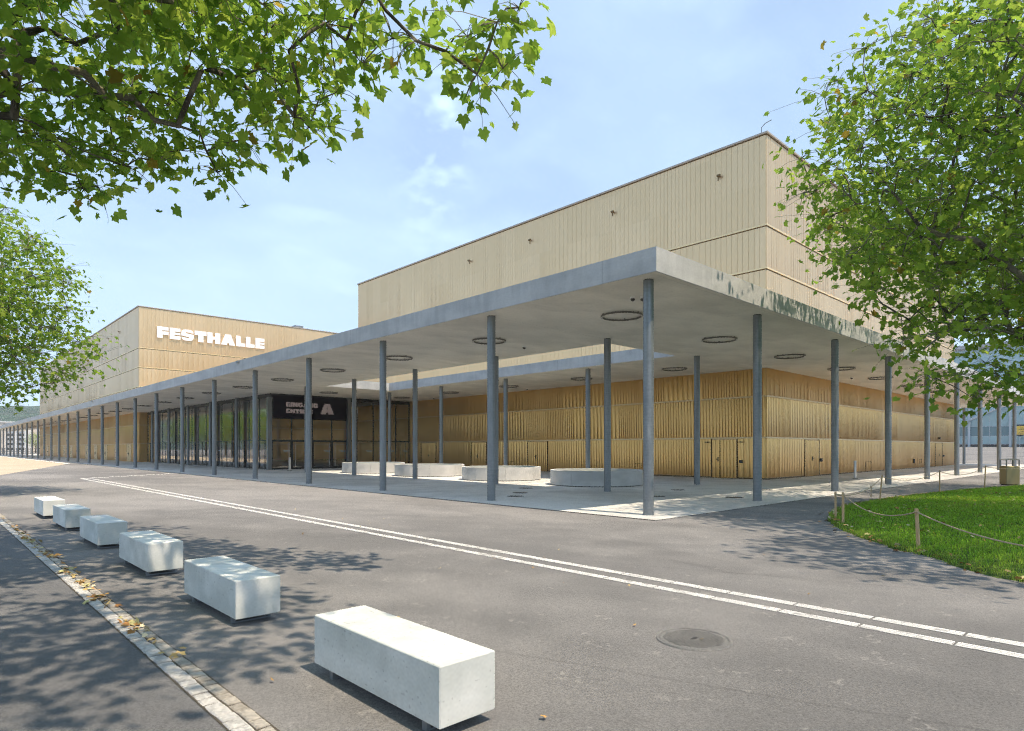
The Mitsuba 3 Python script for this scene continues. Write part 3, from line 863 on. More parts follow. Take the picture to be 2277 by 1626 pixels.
for k, x in enumerate(xsm):
    put(ent, 'mullion', bx(x - 0.035, x + 0.035, YG - 0.03, YG + 0.07, 0.09, HEAD - 0.001), 'dark_metal')
    if k:
        xa, xb = xsm[k - 1] + 0.035, x - 0.035
        put(ent, 'pane', quad((xa, YG, zt), (xb, YG, zt), (xb, YG, HEAD), (xa, YG, HEAD)), 'glass')
        put(ent, 'transom', bx(xa + 0.001, xb - 0.001, YG - 0.025, YG + 0.05, zt - 0.04, zt + 0.04), 'dark_metal')
        put(ent, 'threshold', bx(xa + 0.001, xb - 0.001, YG - 0.025, YG + 0.05, 0.085, 0.12), 'dark_metal')
        if k <= 4:
            d = put(ent, 'door', cat([bx(xa + 0.004, xa + 0.07, YG - 0.035, YG + 0.03, 0.121, zt - 0.041), bx(xb - 0.07, xb - 0.004, YG - 0.035, YG + 0.03, 0.121, zt - 0.041),
                                      bx(xa + 0.07, xb - 0.07, YG - 0.035, YG + 0.03, 0.121, 0.22), bx(xa + 0.07, xb - 0.07, YG - 0.035, YG + 0.03, zt - 0.12, zt - 0.041)]), 'dark_metal')
            put(d, 'pane', quad((xa + 0.07, YG, 0.22), (xb - 0.07, YG, 0.22), (xb - 0.07, YG, zt - 0.12), (xa + 0.07, YG, zt - 0.12)), 'glass')
            hx = xb - 0.22 if k % 2 else xa + 0.22
            put(d, 'handle', cat([cyl(hx, YG - 0.10, 0.25, 2.2, 0.02, 10), bx(hx - 0.015, hx + 0.015, YG - 0.10, YG - 0.035, 0.6, 0.63), bx(hx - 0.015, hx + 0.015, YG - 0.10, YG - 0.035, 1.9, 1.93)]), 'steel_bright', smooth=30)
        else:
            put(ent, 'pane', quad((xa, YG, 0.12), (xb, YG, 0.12), (xb, YG, zt - 0.04), (xa, YG, zt - 0.04)), 'glass')
        # the broken white visibility stripes on the glass
        w = min(0.55, (xb - xa) * 0.4)
        for q0, q1, z in ((xb - w - 0.12, xb - 0.12, 1.54), (xb - w * 0.9 - 0.1, xb - 0.12, 1.44)):
            put(ent, 'glass_decal', bx(q0, q1, YG - 0.007, YG - 0.003, z, z + 0.055), 'decal')
for k in range(1, len(ysm)):
    ym = (ysm[k - 1] + ysm[k]) / 2
    if k % 2 == 0:
        put(ent, 'glass_decal', bx(XG - 0.007, XG - 0.003, ym - 0.6, ym - 0.15, 1.50, 1.56), 'decal')

sp = thing('entrance_sign', 'black banner panel with pale words EINGANG ENTRÉE and a large A above the doors', 'sign')
put(sp, 'panel', bx(6.52, 12.84, YG - 0.16, YG - 0.10, 4.06, 5.86), 'sign_black')
put(sp, 'bracket', cat([bx(6.42, 6.52, YG - 0.15, YG - 0.11, z, z + 0.03) for z in (4.3, 5.0, 5.6)] + [bx(12.84, 12.86, YG - 0.15, YG - 0.11, z, z + 0.03) for z in (4.3, 5.6)]), 'steel_bright')


def sign_letter(ch):
    if ch == 'E':
        return sbox(0, 0, 1, 1).difference(sbox(.40, .56, 1.1, .72)).difference(sbox(.40, .28, 1.1, .44))
    return poly_letter(ch)


def word(text, x0, x1, z0, z1):
    ws = {'I': 0.48, 'E': 0.9, 'N': 1.05, 'G': 1.08, 'A': 1.12, 'T': 0.95, 'R': 1.02}
    tot = sum(ws[c] for c in text) + 0.08 * (len(text) - 1)
    s, x = (x1 - x0) / tot, x0
    for c in text:
        put(sp, 'letter', letter_solid(sign_letter(c), x, x + ws[c] * s, z0, z1, YG - 0.1601, 0.012), 'pink_letter')
        x += (ws[c] + 0.08) * s
    return s


word('EINGANG', 7.57, 10.24, 5.03, 5.39)
sc_ = word('ENTREE', 7.57, 9.80, 4.53, 4.86)
put(sp, 'accent', letter_solid(Polygon([(0, 0), (0.45, 0), (1, 1), (0.55, 1)]), 9.17, 9.31, 4.885, 4.96, YG - 0.1601, 0.012), 'pink_letter')
put(sp, 'letter', letter_solid(poly_letter('A'), 10.47, 11.65, 4.54, 5.40, YG - 0.1601, 0.012), 'pink_letter')

for x, y, lab in [(6.3, 35.4, 'short pale steel post standing before the entrance doors'), (24.0, 2.9, 'short steel post behind the second column on the right edge')]:
    t = thing('steel_post', lab, 'bollard')
    z = float(gz(x, y)) + 0.012
    put(t, 'post', chamfer_box(x - 0.07, x + 0.07, y - 0.05, y + 0.05, z + 0.02, z + 1.0, 0.01), 'steel_bright')
    put(t, 'foot', bx(x - 0.12, x + 0.12, y - 0.10, y + 0.10, z, z + 0.02), 'dark_fitting')

# ------------------------------------------------------------------ rope fence, bins
def fence_post(x, y, top, lean, lab, r=0.026):
    t = thing('wooden_stake', lab, 'stake', 'stakes of the rope fence')
    z = float(gz(x, y))
    p1 = np.array([x + lean[0], y + lean[1], z + top])
    put(t, 'shaft', tube([(x, y, z - 0.05), tuple((np.array([x, y, z - 0.05]) + p1) / 2), tuple(p1)], [r, r * 0.98, r * 0.95], 12), 'wood', smooth=40)
    put(t, 'rope_loop', tube([p1 + np.array([(r + 0.006) * math.cos(a), (r + 0.006) * math.sin(a), -0.05]) for a in np.linspace(0, 6.5, 14)], 0.008, 6), 'rope', smooth=True)
    return p1 - np.array([0, 0, 0.05])


front = [fence_post(-4.5, -9.2, 0.7, (0, 0), 'rope fence stake at the right edge of the picture'),
         fence_post(-1.31, -6.29, 0.70, (-0.05, 0.02), 'leaning wooden stake nearest the camera at the lawn edge', 0.030),
         fence_post(1.47, -4.15, 0.73, (0, 0), 'wooden stake at the pointed left end of the lawn', 0.028)]
back = [fence_post(2.6, -3.6, 0.66, (-0.02, 0), 'wooden stake close behind the one at the left lawn end', 0.026),
        fence_post(8.6, -2.8, 0.85, (0.1, -0.05), 'thin stake at the far lawn edge with pink ribbon beside it', 0.022),
        fence_post(14.4, -3.15, 0.88, (0, 0), 'dark thin stake, middle of the far lawn edge', 0.022),
        fence_post(18.6, -3.8, 0.98, (0.15, -0.02), 'dark leaning stake left of the litter bin', 0.024),
        fence_post(22.4, -5.0, 1.0, (0, 0), 'pale stake in front of the litter bin', 0.024)]


def rope(name, posts, sag, lab):
    pts = []
    for a, b, s in zip(posts[:-1], posts[1:], sag):
        for t in np.linspace(0, 1, 22)[:-1]:
            p = a + (b - a) * t
            pts.append(p - np.array([0, 0, s * 4 * t * (1 - t)]))
    pts.append(posts[-1])
    pts = np.array(pts)
    r = 0.0095
    ms = []
    for ph in (0, 2.09, 4.19):
        s = np.concatenate([[0], np.cumsum(np.linalg.norm(np.diff(pts, axis=0), axis=1))])
        n_ = int(s[-1] / 0.022)
        si = np.linspace(0, s[-1], n_)
        q = np.stack([np.interp(si, s, pts[:, k]) for k in range(3)], 1)
        a = si / 0.085 * 2 * np.pi + ph
        q = q + 0.006 * np.stack([np.cos(a), 0 * a, np.sin(a)], 1)
        ms.append(tube(q, r * 0.75, 5))
    key = numbered(name)
    scene[key] = mikit.ply(cat(ms), 'rope', smooth=True)
    labels[key] = {'label': lab, 'category': 'rope'}
    return pts


rope('rope', front, [0.20, 0.22], 'sagging natural rope along the near edge of the lawn')
pb = rope('rope', [front[2]] + back, [0.03, 0.22, 0.2, 0.22, 0.12], 'sagging rope along the far edge of the lawn towards the bin')
rk = thing('ribbon', 'pale pink ribbon knotted round the far rope', 'ribbon')
c = pb[36]
put(rk, 'knot', chamfer_box(c[0] - .03, c[0] + .03, c[1] - .03, c[1] + .03, c[2] - .02, c[2] + .03, 0.012), 'ribbon')
put(rk, 'tail', cat([tube([c + np.array([0.01 * s, 0, 0]), c + np.array([0.03 * s, 0.01, -0.14]), c + np.array([0.0, 0.02 * s, -0.30])], 0.013, 5) for s in (-1, 1)]), 'ribbon')


def litter_bin(x, y, lab):
    t = thing('litter_bin', lab, 'litter bin', 'litter bins beside the lawn')
    z = float(gz(x, y)) + 0.01
    a = YAW + 0.0
    def rot(m):
        m.apply_transform(trimesh.transformations.rotation_matrix(-a, (0, 0, 1))); m.apply_translation((x, y, z)); return m
    w, d = 0.31, 0.22
    put(t, 'body', rot(chamfer_box(-w, w, -d, d, 0.03, 0.87, 0.02)), 'bin_brass')
    put(t, 'foot', rot(bx(-w + 0.05, w - 0.05, -d + 0.04, d - 0.04, 0, 0.03)), 'dark_fitting')
    for sx in (-1, 1):
        for sy in (-1, 1):
            put(t, 'upright', rot(bx(sx * (w - 0.02) - 0.018, sx * (w - 0.02) + 0.018, sy * (d - 0.03) - 0.018, sy * (d - 0.03) + 0.018, 0.871, 1.139)), 'bin_grey')
    roof = trimesh.convex.convex_hull(np.array([(sx * w, sy * d, 1.14) for sx in (-1, 1) for sy in (-1, 1)] + [(sx * w, sy * d, 1.165) for sx in (-1, 1) for sy in (-1, 1)] + [(0.0, sy * d, 1.23) for sy in (-1, 1)]))
    put(t, 'roof', rot(roof), 'bin_grey')


litter_bin(22.95, -4.0, 'brass coloured litter bin with small pitched roof at the far end of the lawn')
litter_bin(23.4, -5.0, 'litter bin cut off by the right edge of the picture')

# ------------------------------------------------------------------ leaves, trees
def leaf_template(simple=False):
    """a lobed plane-tree leaf, tip along +y, folded a little along its midrib"""
    if simple:
        ang = [(-90, .12), (-40, .62), (6, .52), (24, .84), (56, .62), (90, 1.0), (124, .62), (156, .84), (174, .52), (220, .62)]
    else:
        ang = [(-90, .10), (-64, .48), (-30, .66), (-9, .52), (15, .90), (33, .66), (48, .78), (66, .72), (90, 1.06), (114, .72), (132, .78), (147, .66), (165, .90), (189, .52), (210, .66), (244, .48)]
    v = [(0, 0.1, 0)]
    for a, r in ang:
        x, y = r * math.cos(math.radians(a)), r * math.sin(math.radians(a)) + 0.1
        v.append((x, y, -0.22 * x * x - 0.10 * y * y + 0.10 * abs(x)))
    n_ = len(ang)
    f = [(0, 1 + k, 1 + (k + 1) % n_) for k in range(n_)]
    v = np.array(v); v[:, :2] *= 0.62
    return v, np.array(f)


LEAF, LEAF_S = leaf_template(), leaf_template(True)


def frames(normal, tip):
    nrm = normal / np.linalg.norm(normal, axis=1, keepdims=True)
    t = tip - (tip * nrm).sum(1, keepdims=True) * nrm
    t /= np.linalg.norm(t, axis=1, keepdims=True) + 1e-9
    return np.stack([np.cross(t, nrm), t, nrm], -1)


def leaves_mesh(pos, fr, size, col, tmpl):
    v, f = tmpl
    vv = (np.einsum('nij,kj->nki', fr, v) * size[:, None, None] + pos[:, None]).reshape(-1, 3)
    ff = (f[None] + (np.arange(len(pos)) * len(v))[:, None, None]).reshape(-1, 3)
    cc = np.repeat(col, len(v), 0)
    return (vv, ff), cc


def leaf_colors(n_, r, warm=0.05):
    base = np.array([[0.245, 0.39, 0.048], [0.31, 0.46, 0.060], [0.41, 0.53, 0.082], [0.18, 0.32, 0.043]])
    c = base[r.choice(4, n_, p=[.34, .34, .18, .14])] * r.uniform(0.8, 1.2, (n_, 1))
    w = r.random(n_) < warm
    c[w] = np.array([0.42, 0.32, 0.05]) * r.uniform(0.6, 1.1, (w.sum(), 1))
    return c


def sample_lobes(lobes, spacing, r, gap_seed=1, gap=0.36):
    """cluster centres through the crown's lobes, nowhere closer than spacing, with holes where the crown is thin"""
    pts = []
    for (cx_, cy_, cz_, rx, ry, rz, dens) in lobes:
        n_ = int(4.2 * rx * ry * rz / spacing ** 3 * 2.2 * dens) + 6
        p = r.normal(size=(n_, 3)); p /= np.linalg.norm(p, axis=1, keepdims=True)
        p *= (r.random((n_, 1)) ** 0.42)
        p = p * np.array([rx, ry, rz]) + np.array([cx_, cy_, cz_])
        pts.append(p)
    p = np.vstack(pts)
    p = p[meshkit.fbm(p * 0.75, 3, gap_seed) > gap]
    p = p[r.permutation(len(p))]
    from scipy.spatial import cKDTree
    keep, tree = np.ones(len(p), bool), cKDTree(p)
    for a in range(len(p)):
        if keep[a]:
            for b in tree.query_ball_point(p[a], spacing):
                if b > a:
                    keep[b] = False
    return p[keep]


def grow(trunk, limbs, targets, r):
    """joins every target to the nearest piece of wood; returns (nodes, parents)"""
    nodes, par = [np.array(trunk[0], float)], [-1]
    def chain(start, pts):
        k = start
        for p in pts:
            nodes.append(np.array(p, float)); par.append(k); k = len(nodes) - 1
        return k
    def path(start, a, b, n_, wob):
        t = np.linspace(0, 1, n_ + 1)[1:]
        p = a + (b - a) * t[:, None]
        L = np.linalg.norm(b - a)
        p[:, 2] += 0.10 * L * np.sin(np.pi * t)
        p[:-1] += r.normal(size=(n_ - 1, 3)) * wob * L
        return chain(start, p)
    top = path(0, nodes[0], np.array(trunk[1], float), 5, 0.012)
    for l in limbs:
        k = top
        prev = nodes[top]
        for q in l:
            q = np.array(q, float)
            k = path(k, prev, q, max(3, int(np.linalg.norm(q - prev) / 0.55)), 0.02)
            prev = nodes[k]
    order = np.argsort(np.linalg.norm(targets - nodes[top], axis=1))
    ends = []
    for a in order:
        q = targets[a]
        N = np.array(nodes[4:])
        dist = np.linalg.norm(N - q, axis=1) + 0.25 * np.maximum(0, N[:, 2] - q[2] - 0.2)
        k = int(np.argmin(dist)) + 4
        L = np.linalg.norm(nodes[k] - q)
        k = path(k, nodes[k], q, max(2, int(L / 0.4)), 0.06)
        ends.append(k)
    return np.array(nodes), np.array(par), np.array(ends)


def wood_mesh(nodes, par, r_tip, r_base, sides=6):
    n_ = len(nodes)
    load = np.zeros(n_)
    leafs = np.ones(n_, bool); leafs[par[par >= 0]] = False
    load[leafs] = 1
    for k in range(n_ - 1, 0, -1):
        load[par[k]] += load[k]
    rad = r_tip * (load / 1.0) ** 0.5
    rad = np.minimum(rad * (r_base / rad[0]) ** (np.log(np.maximum(load, 1)) / np.log(load[0])), r_base)
    kids = [[] for _ in range(n_)]
    for k in range(1, n_):
        kids[par[k]].append(k)
    ms, stack = [], [(0, 0)]
    done = []
    while stack:
        start, frm = stack.pop()
        line, k = ([frm] if frm != start else []) + [start], start
        while kids[k]:
            ks = sorted(kids[k], key=lambda q: -load[q])
            for q in ks[1:]:
                stack.append((q, k))
            k = ks[0]
            line.append(k)
        if len(line) > 1:
            rr = rad[line].copy()
            if len(line) > 1 and frm != start:
                rr[0] = min(rr[0], rr[1] * 1.15)
            ms.append(tube(nodes[line], np.maximum(rr, 0.004), sides if rr.max() < 0.06 else 10))
    return cat(ms)


def foliage(targets, per, spread, size, r, warm=0.05, droop=0.25):
    n_ = per * len(targets)
    c = np.repeat(targets, per, 0)
    off = r.normal(size=(n_, 3)) * np.array([spread, spread, spread * 0.62])
    off[:, 2] -= droop * np.abs(r.normal(size=n_)) * spread
    pos = c + off
    nrm = np.array([0, -0.15, 0.75]) + r.normal(size=(n_, 3)) * 0.55 + 0.25 * off / spread
    tip = off / spread * 0.6 + np.array([0, 0, -0.55]) + r.normal(size=(n_, 3)) * 0.35
    fr = frames(nrm, tip) * np.stack([r.uniform(0.72, 1.08, n_), r.uniform(0.85, 1.1, n_), r.uniform(-0.6, 3.2, n_)], 1)[:, None, :]
    return pos, fr, size * r.uniform(0.55, 1.18, n_), leaf_colors(n_, r, warm)


def tree(label, trunk, limbs, lobes, spacing, per, spread, size, seed, base_r, simple=False, gap=0.36, warm=0.05, singles=0, twigs=True, group=None):
    r = np.random.default_rng(seed)
    t = thing('plane_tree', label, 'tree', group)
    tg = sample_lobes(lobes, spacing, r, seed, gap)
    nodes, par, ends = grow(trunk, limbs, tg, r)
    put(t, 'trunk', wood_mesh(nodes, par, 0.010, base_r), 'bark', smooth=True)
    pos, fr, sz, col = foliage(tg, per, spread, size, r, warm)
    if twigs:
        k = np.arange(0, len(pos), 3)
        c = np.repeat(tg, per, 0)[k]
        a, b = c, pos[k]
        mid = (a + b) / 2 + np.array([0, 0, 0.05])
        V = np.stack([a, mid, b], 1)
        side = np.cross(b - a, [0.3, 0.2, 1.0]); side /= np.linalg.norm(side, axis=1, keepdims=True) + 1e-9
        upv = np.cross(side, b - a); upv /= np.linalg.norm(upv, axis=1, keepdims=True) + 1e-9
        rad = np.array([0.006, 0.0045, 0.003])[None, :, None]
        ringv = np.stack([V + side[:, None] * rad, V - 0.5 * side[:, None] * rad + 0.87 * upv[:, None] * rad, V - 0.5 * side[:, None] * rad - 0.87 * upv[:, None] * rad], 2)
        vv = ringv.reshape(-1, 3)
        q = [(s * 3 + e, s * 3 + (e + 1) % 3, (s + 1) * 3 + (e + 1) % 3, (s + 1) * 3 + e) for s in range(2) for e in range(3)]
        qq = (np.array(q)[None] + 9 * np.arange(len(k))[:, None, None]).reshape(-1, 4)
        labels[put(t, 'twigs', (vv, qq), 'bark')] = {'kind': 'stuff'}
    tmpl = LEAF_S if simple else LEAF
    own = np.zeros(len(pos), bool)
    if singles:
        # the leaves nearest the viewer stay leaves of their own
        d = pos - np.array(CAM)
        dep = d @ np.array(FWD)
        rt = d @ np.array([math.cos(YAW), -math.sin(YAW), 0])
        vis = (dep > 1) & (np.abs(rt / np.maximum(dep, 1e-6)) < 0.81) & (d[:, 2] / np.maximum(dep, 1e-6) < 0.71)
        sc = np.where(vis, sz / np.maximum(dep, 0.1), 0)
        own[np.argsort(-sc)[:singles]] = True
        for k in np.nonzero(own)[0]:
            (v, f), c = leaves_mesh(pos[k:k + 1], fr[k:k + 1], sz[k:k + 1], col[k:k + 1], tmpl)
            put(t, 'leaf', (v, f), 'leaf', smooth=True, color=c)
    m, c = leaves_mesh(pos[~own], fr[~own], sz[~own], col[~own], tmpl)
    labels[put(t, 'foliage', m, 'leaf', smooth=True, color=c)] = {'kind': 'stuff'}
    return t


# lobes: centre, radii, density
near_lobes = [(-13.4, 0.4, 8.6, 4.4, 4.2, 2.2, 0.16), (-14.5, 1.0, 11.0, 5.0, 5.0, 2.2, 0.08), (-11.5, -0.8, 7.2, 2.0, 1.8, 0.9, 0.45), (-10.0, -2.3, 7.3, 1.5, 1.5, 0.8, 0.6),
              (-11.6, 1.0, 6.3, 1.4, 1.3, 0.7, 1.3), (-12.5, 2.0, 6.25, 1.5, 1.5, 0.75, 1.3), (-13.6, 3.4, 6.5, 1.6, 1.6, 0.8, 1.1), (-10.85, 0.5, 6.2, 0.9, 1.0, 0.5, 1.6), (-10.1, -0.9, 6.7, 1.1, 1.1, 0.7, 1.6),
              (-10.2, -1.5, 5.75, 0.26, 0.26, 0.26, 2.5), (-9.7, -2.0, 6.75, 0.8, 0.8, 0.6, 2.4), (-9.1, -2.9, 7.0, 0.8, 0.8, 0.55, 2.6), (-8.9, -3.3, 6.6, 0.62, 0.62, 0.45, 3.0), (-8.65, -3.65, 6.45, 0.42, 0.42, 0.34, 3.0), (-8.55, -3.75, 7.1, 0.5, 0.5, 0.45, 1.6),
              (-17.5, -3.5, 8.5, 3.4, 3.4, 2.4, 0.6), (-13.0, -6.5, 8.8, 3.0, 2.4, 1.5, 0.6)]
tree('big plane tree whose low leafy branches hang into the picture at the top left', [(-15.6, 0.2, -0.1), (-15.4, 0.3, 3.9)],
     [[(-14.4, 0.0, 6.0), (-12.6, -0.9, 7.4), (-10.2, -2.6, 7.6), (-8.9, -3.7, 7.4)], [(-14.6, 1.6, 6.0), (-13.0, 2.2, 6.6), (-11.6, 1.2, 6.5)], [(-15.4, -1.2, 6.2), (-14.2, -4.2, 8.4), (-12.8, -6.5, 8.9)],
      [(-16.2, -1.0, 6.4), (-17.5, -3.5, 8.6)], [(-15.4, 0.5, 8.0), (-14.6, 1.0, 11.2)]],
     near_lobes, 0.54, 31, 0.29, 0.21, 21, 0.33, gap=0.395, warm=0.02, singles=300)
tree('plane tree beyond the benches whose crown enters at the left edge', [(-14.9, 20.0, -0.05), (-14.9, 20.1, 3.4)],
     [[(-13.4, 19.6, 5.2), (-11.2, 19.2, 6.6)], [(-16.4, 20.6, 5.4), (-17.9, 21.0, 7.0)], [(-14.7, 18.6, 5.4), (-14.4, 16.6, 6.8)], [(-14.9, 21.8, 5.6), (-14.6, 24.0, 6.6)], [(-14.9, 20.2, 6.4), (-14.8, 20.2, 10.0)]],
     [(-14.6, 20.2, 7.4, 5.6, 5.2, 3.6, 1.3), (-11.4, 19.4, 5.6, 3.0, 2.6, 2.0, 1.4), (-12.4, 19.6, 4.4, 2.2, 2.2, 1.0, 1.4)],
     0.74, 44, 0.40, 0.215, 22, 0.30, simple=True, gap=0.30, warm=0.01)
tree('large plane tree on the lawn filling the right edge of the picture', [(5.6, -9.0, 0.1), (5.5, -8.9, 3.0)],
     [[(3.6, -7.6, 4.6), (2.4, -5.4, 6.6), (1.9, -4.2, 8.3)], [(4.6, -7.2, 4.0), (3.2, -6.0, 4.3), (1.9, -5.6, 3.8)], [(4.0, -9.8, 5.0), (1.6, -10.2, 7.0), (-0.6, -10.4, 8.4)], [(7.2, -8.0, 5.0), (9.0, -6.0, 7.0)],
      [(6.6, -10.4, 5.2), (8.4, -12.0, 7.2)], [(5.4, -8.8, 6.0), (4.4, -8.2, 9.0), (4.0, -8.0, 12.0)]],
     [(5.2, -7.6, 8.4, 5.0, 5.2, 4.2, 1.0), (1.95, -4.05, 8.3, 1.4, 1.3, 1.2, 1.5), (2.7, -4.75, 9.9, 1.5, 1.5, 1.2, 1.2), (2.5, -5.1, 6.05, 1.3, 1.3, 1.0, 1.4), (3.0, -5.95, 4.6, 1.5, 1.3, 0.8, 1.5), (-0.6, -10.4, 8.6, 3.2, 2.4, 1.7, 0.9),
      (2.2, -6.2, 3.05, 0.95, 0.9, 0.42, 1.6), (3.2, -6.6, 3.3, 1.5, 1.2, 0.6, 1.5), (6.6, -7.6, 12.0, 4.2, 4.0, 2.4, 1.0), (9.4, -3.0, 9.0, 2.6, 1.8, 1.7, 1.8), (7.2, -3.0, 8.7, 2.4, 1.4, 1.2, 1.6), (3.7, -6.9, 3.4, 1.5, 1.1, 0.5, 2.0), (2.9, -6.4, 3.2, 1.0, 0.8, 0.4, 2.0)],
     0.76, 37, 0.40, 0.21, 23, 0.34, gap=0.335, warm=0.015)
tree('plane tree farther along the lawn, its leaves seen behind those at the right edge', [(17.5, -10.0, 0.1), (17.5, -9.9, 3.2)],
     [[(15.6, -8.6, 5.2), (13.6, -7.4, 6.6)], [(16.6, -7.8, 5.0), (16.0, -5.6, 6.0)], [(19.2, -9.0, 5.4), (21.4, -8.0, 7.0)], [(17.5, -11.6, 5.4), (17.5, -13.6, 7.0)], [(17.5, -9.9, 6.5), (17.3, -9.8, 11.0)]],
     [(17.0, -8.6, 8.6, 6.0, 5.4, 4.2, 1.2), (15.2, -6.8, 5.8, 3.4, 2.4, 1.5, 1.2), (16.0, -3.6, 9.0, 4.6, 1.9, 1.9, 1.8), (20.5, -4.4, 9.0, 3.6, 2.4, 2.2, 1.1)],
     0.86, 36, 0.45, 0.22, 24, 0.32, simple=True, gap=0.29, warm=0.01)
tree('plane tree behind the viewer shading the lane', [(-17.0, -13.5, -0.1), (-17.0, -13.4, 3.6)],
     [[(-15.4, -12.4, 6.0), (-14.0, -11.4, 8.0)], [(-18.2, -12.4, 6.0), (-19.4, -11.0, 8.0)], [(-17.0, -15.0, 6.0), (-17.0, -17.0, 8.0)]],
     [(-16.6, -12.6, 9.0, 4.6, 4.2, 2.8, 1.0)], 0.95, 28, 0.45, 0.22, 25, 0.32, simple=True, gap=0.33, twigs=False)

# the avenue that goes on along the lane, mirrored in the foyer glass: one tree, set out again
r0 = np.random.default_rng(31)
tg0 = sample_lobes([(0, 0, 6.4, 4.2, 4.2, 3.6, 1.0)], 1.05, r0, 31, 0.30)
nodes0, par0, _ = grow([(0, 0, -0.1), (0, 0, 3.0)], [[(1.6, 0.4, 5.0), (2.6, 1, 6.6)], [(-1.6, 0.4, 5.0), (-2.6, -1, 6.6)], [(0.1, -1.6, 5.0), (0.4, -2.8, 6.4)], [(0, 0.2, 6.0), (0, 0, 8.6)]], tg0, r0)
wood0 = mikit.ply(wood_mesh(nodes0, par0, 0.012, 0.24, 5), 'bark', smooth=True)
pos0, fr0, sz0, col0 = foliage(tg0, 26, 0.52, 0.30, r0, 0.03)
m0, c0 = leaves_mesh(pos0, fr0, sz0, col0, LEAF_S)
leaf0 = mikit.ply(m0, 'leaf', smooth=True, color=c0)
for k, (x, y, a, s) in enumerate([(-19.5, 52, 0, 1.0), (-19.5, 66, 70, 0.95), (-19.3, 80, 140, 1.05), (-19.5, 94, 200, 1.0), (-19.2, 107, 260, 0.96), (-19.6, 121, 310, 1.04), (-19.4, 136, 30, 1.0), (-19.5, 152, 100, 0.98),
                                  (-25, 60, 33, 1.1), (-26, 88, 83, 1.15), (-26, 115, 153, 1.1), (-26, 143, 203, 1.15)]):
    t = thing('avenue_tree', f'leafy avenue tree out of frame, mirrored in the foyer glass, {RANK[k % 8]} of the {"front" if k < 8 else "rear"} row', 'tree', 'trees of the avenue mirrored in the glass')
    w = T().translate([x, y, float(gz(x, y))]).rotate([0, 0, 1], a).scale(s)
    scene[t + '__trunk'] = {**wood0, 'to_world': w}
    scene[t + '__crown'] = {**leaf0, 'to_world': w}

# ------------------------------------------------------------------ lawn
step = 0.22
gxx, gyy = np.meshgrid(np.arange(-8.4, 34.6, step), np.arange(-16, -2.2, step), indexing='ij')
import shapely
inside = shapely.contains_xy(lawn, gxx.ravel(), gyy.ravel())
dist_in = shapely.distance(lawn.exterior, shapely.points(gxx.ravel(), gyy.ravel()))
lz = lawn_z(gxx.ravel(), gyy.ravel(), np.where(inside, dist_in, 0)) - np.where(inside, 0, 0.06)
nyy = gxx.shape[1]
ii, jj = np.meshgrid(np.arange(gxx.shape[0] - 1), np.arange(nyy - 1), indexing='ij')
lq = np.stack([ii * nyy + jj, (ii + 1) * nyy + jj, (ii + 1) * nyy + jj + 1, ii * nyy + jj + 1], -1).reshape(-1, 4)
lq = lq[inside[lq].any(1)]
structure('lawn', (np.column_stack([gxx.ravel(), gyy.ravel(), lz]), lq), 'soil', 'lawn with rounded tip at the right', smooth=True)
NB = 190000
gp = np.column_stack([rng.uniform(-5, 27, NB * 2), rng.uniform(-13, -2.4, NB * 2)])
gp = gp[shapely.contains_xy(lawn, gp[:, 0], gp[:, 1])]
dc = np.hypot(gp[:, 0] - CAM[0], gp[:, 1] - CAM[1])
gp = gp[rng.random(len(gp)) < np.clip(12.0 / dc, 0, 1)][:NB]
gd = shapely.distance(lawn.exterior, shapely.points(gp[:, 0], gp[:, 1]))
gzv = lawn_z(gp[:, 0], gp[:, 1], gd)
nb = len(gp)
ph = rng.uniform(0, 2 * np.pi, nb)
tuft = meshkit.fbm(np.column_stack([gp * 1.3, np.zeros(nb)]), 3, 4)
hh = rng.uniform(0.03, 0.085, nb) * (0.45 + 1.1 * tuft)
ww = rng.uniform(0.003, 0.0055, nb) * np.clip(np.hypot(gp[:, 0] - CAM[0], gp[:, 1] - CAM[1]) / 11, 1, 2)
dx, dy = np.cos(ph), np.sin(ph)
lean = rng.uniform(0.1, 0.75, nb) * hh
a3 = np.column_stack([gp[:, 0] - dy * ww, gp[:, 1] + dx * ww, gzv - 0.01])
b3 = np.column_stack([gp[:, 0] + dy * ww, gp[:, 1] - dx * ww, gzv - 0.01])
m3a = np.column_stack([gp[:, 0] - dy * ww * .8 + dx * lean * .35, gp[:, 1] + dx * ww * .8 + dy * lean * .35, gzv + hh * 0.6])
m3b = np.column_stack([gp[:, 0] + dy * ww * .8 + dx * lean * .35, gp[:, 1] - dx * ww * .8 + dy * lean * .35, gzv + hh * 0.6])
t3 = np.column_stack([gp[:, 0] + dx * lean, gp[:, 1] + dy * lean, gzv + hh])
gv_ = np.stack([a3, b3, m3a, m3b, t3], 1).reshape(-1, 3)
gf = (np.array([(0, 1, 3), (0, 3, 2), (2, 3, 4)])[None] + 5 * np.arange(nb)[:, None, None]).reshape(-1, 3)
gcol = np.array([0.25, 0.47, 0.05]) * rng.uniform(0.65, 1.35, (nb, 1)) + np.array([0.045, 0.02, 0.004]) * (rng.random((nb, 1)) ** 2) * 1.2 + np.array([0.05, 0.05, 0.0]) * tuft[:, None] + np.array([0.14, 0.07, 0.03]) * np.clip(meshkit.fbm(np.column_stack([gp * 0.5, np.ones(nb)]), 4, 8) - 0.55, 0, 1)[:, None] * 3
edge_ = np.clip(1 - gd / 0.5, 0, 1)[:, None] * rng.random((nb, 1))
gcol = gcol * (1 - 0.6 * edge_) + np.array([0.26, 0.20, 0.09]) * 0.6 * edge_
key = put(None, 'grass', (gv_, gf), 'grass_blade', smooth=True, color=np.repeat(gcol, 5, 0))
labels[key] = {'kind': 'stuff', 'label': 'short green grass of the lawn at the right', 'category': 'grass'}

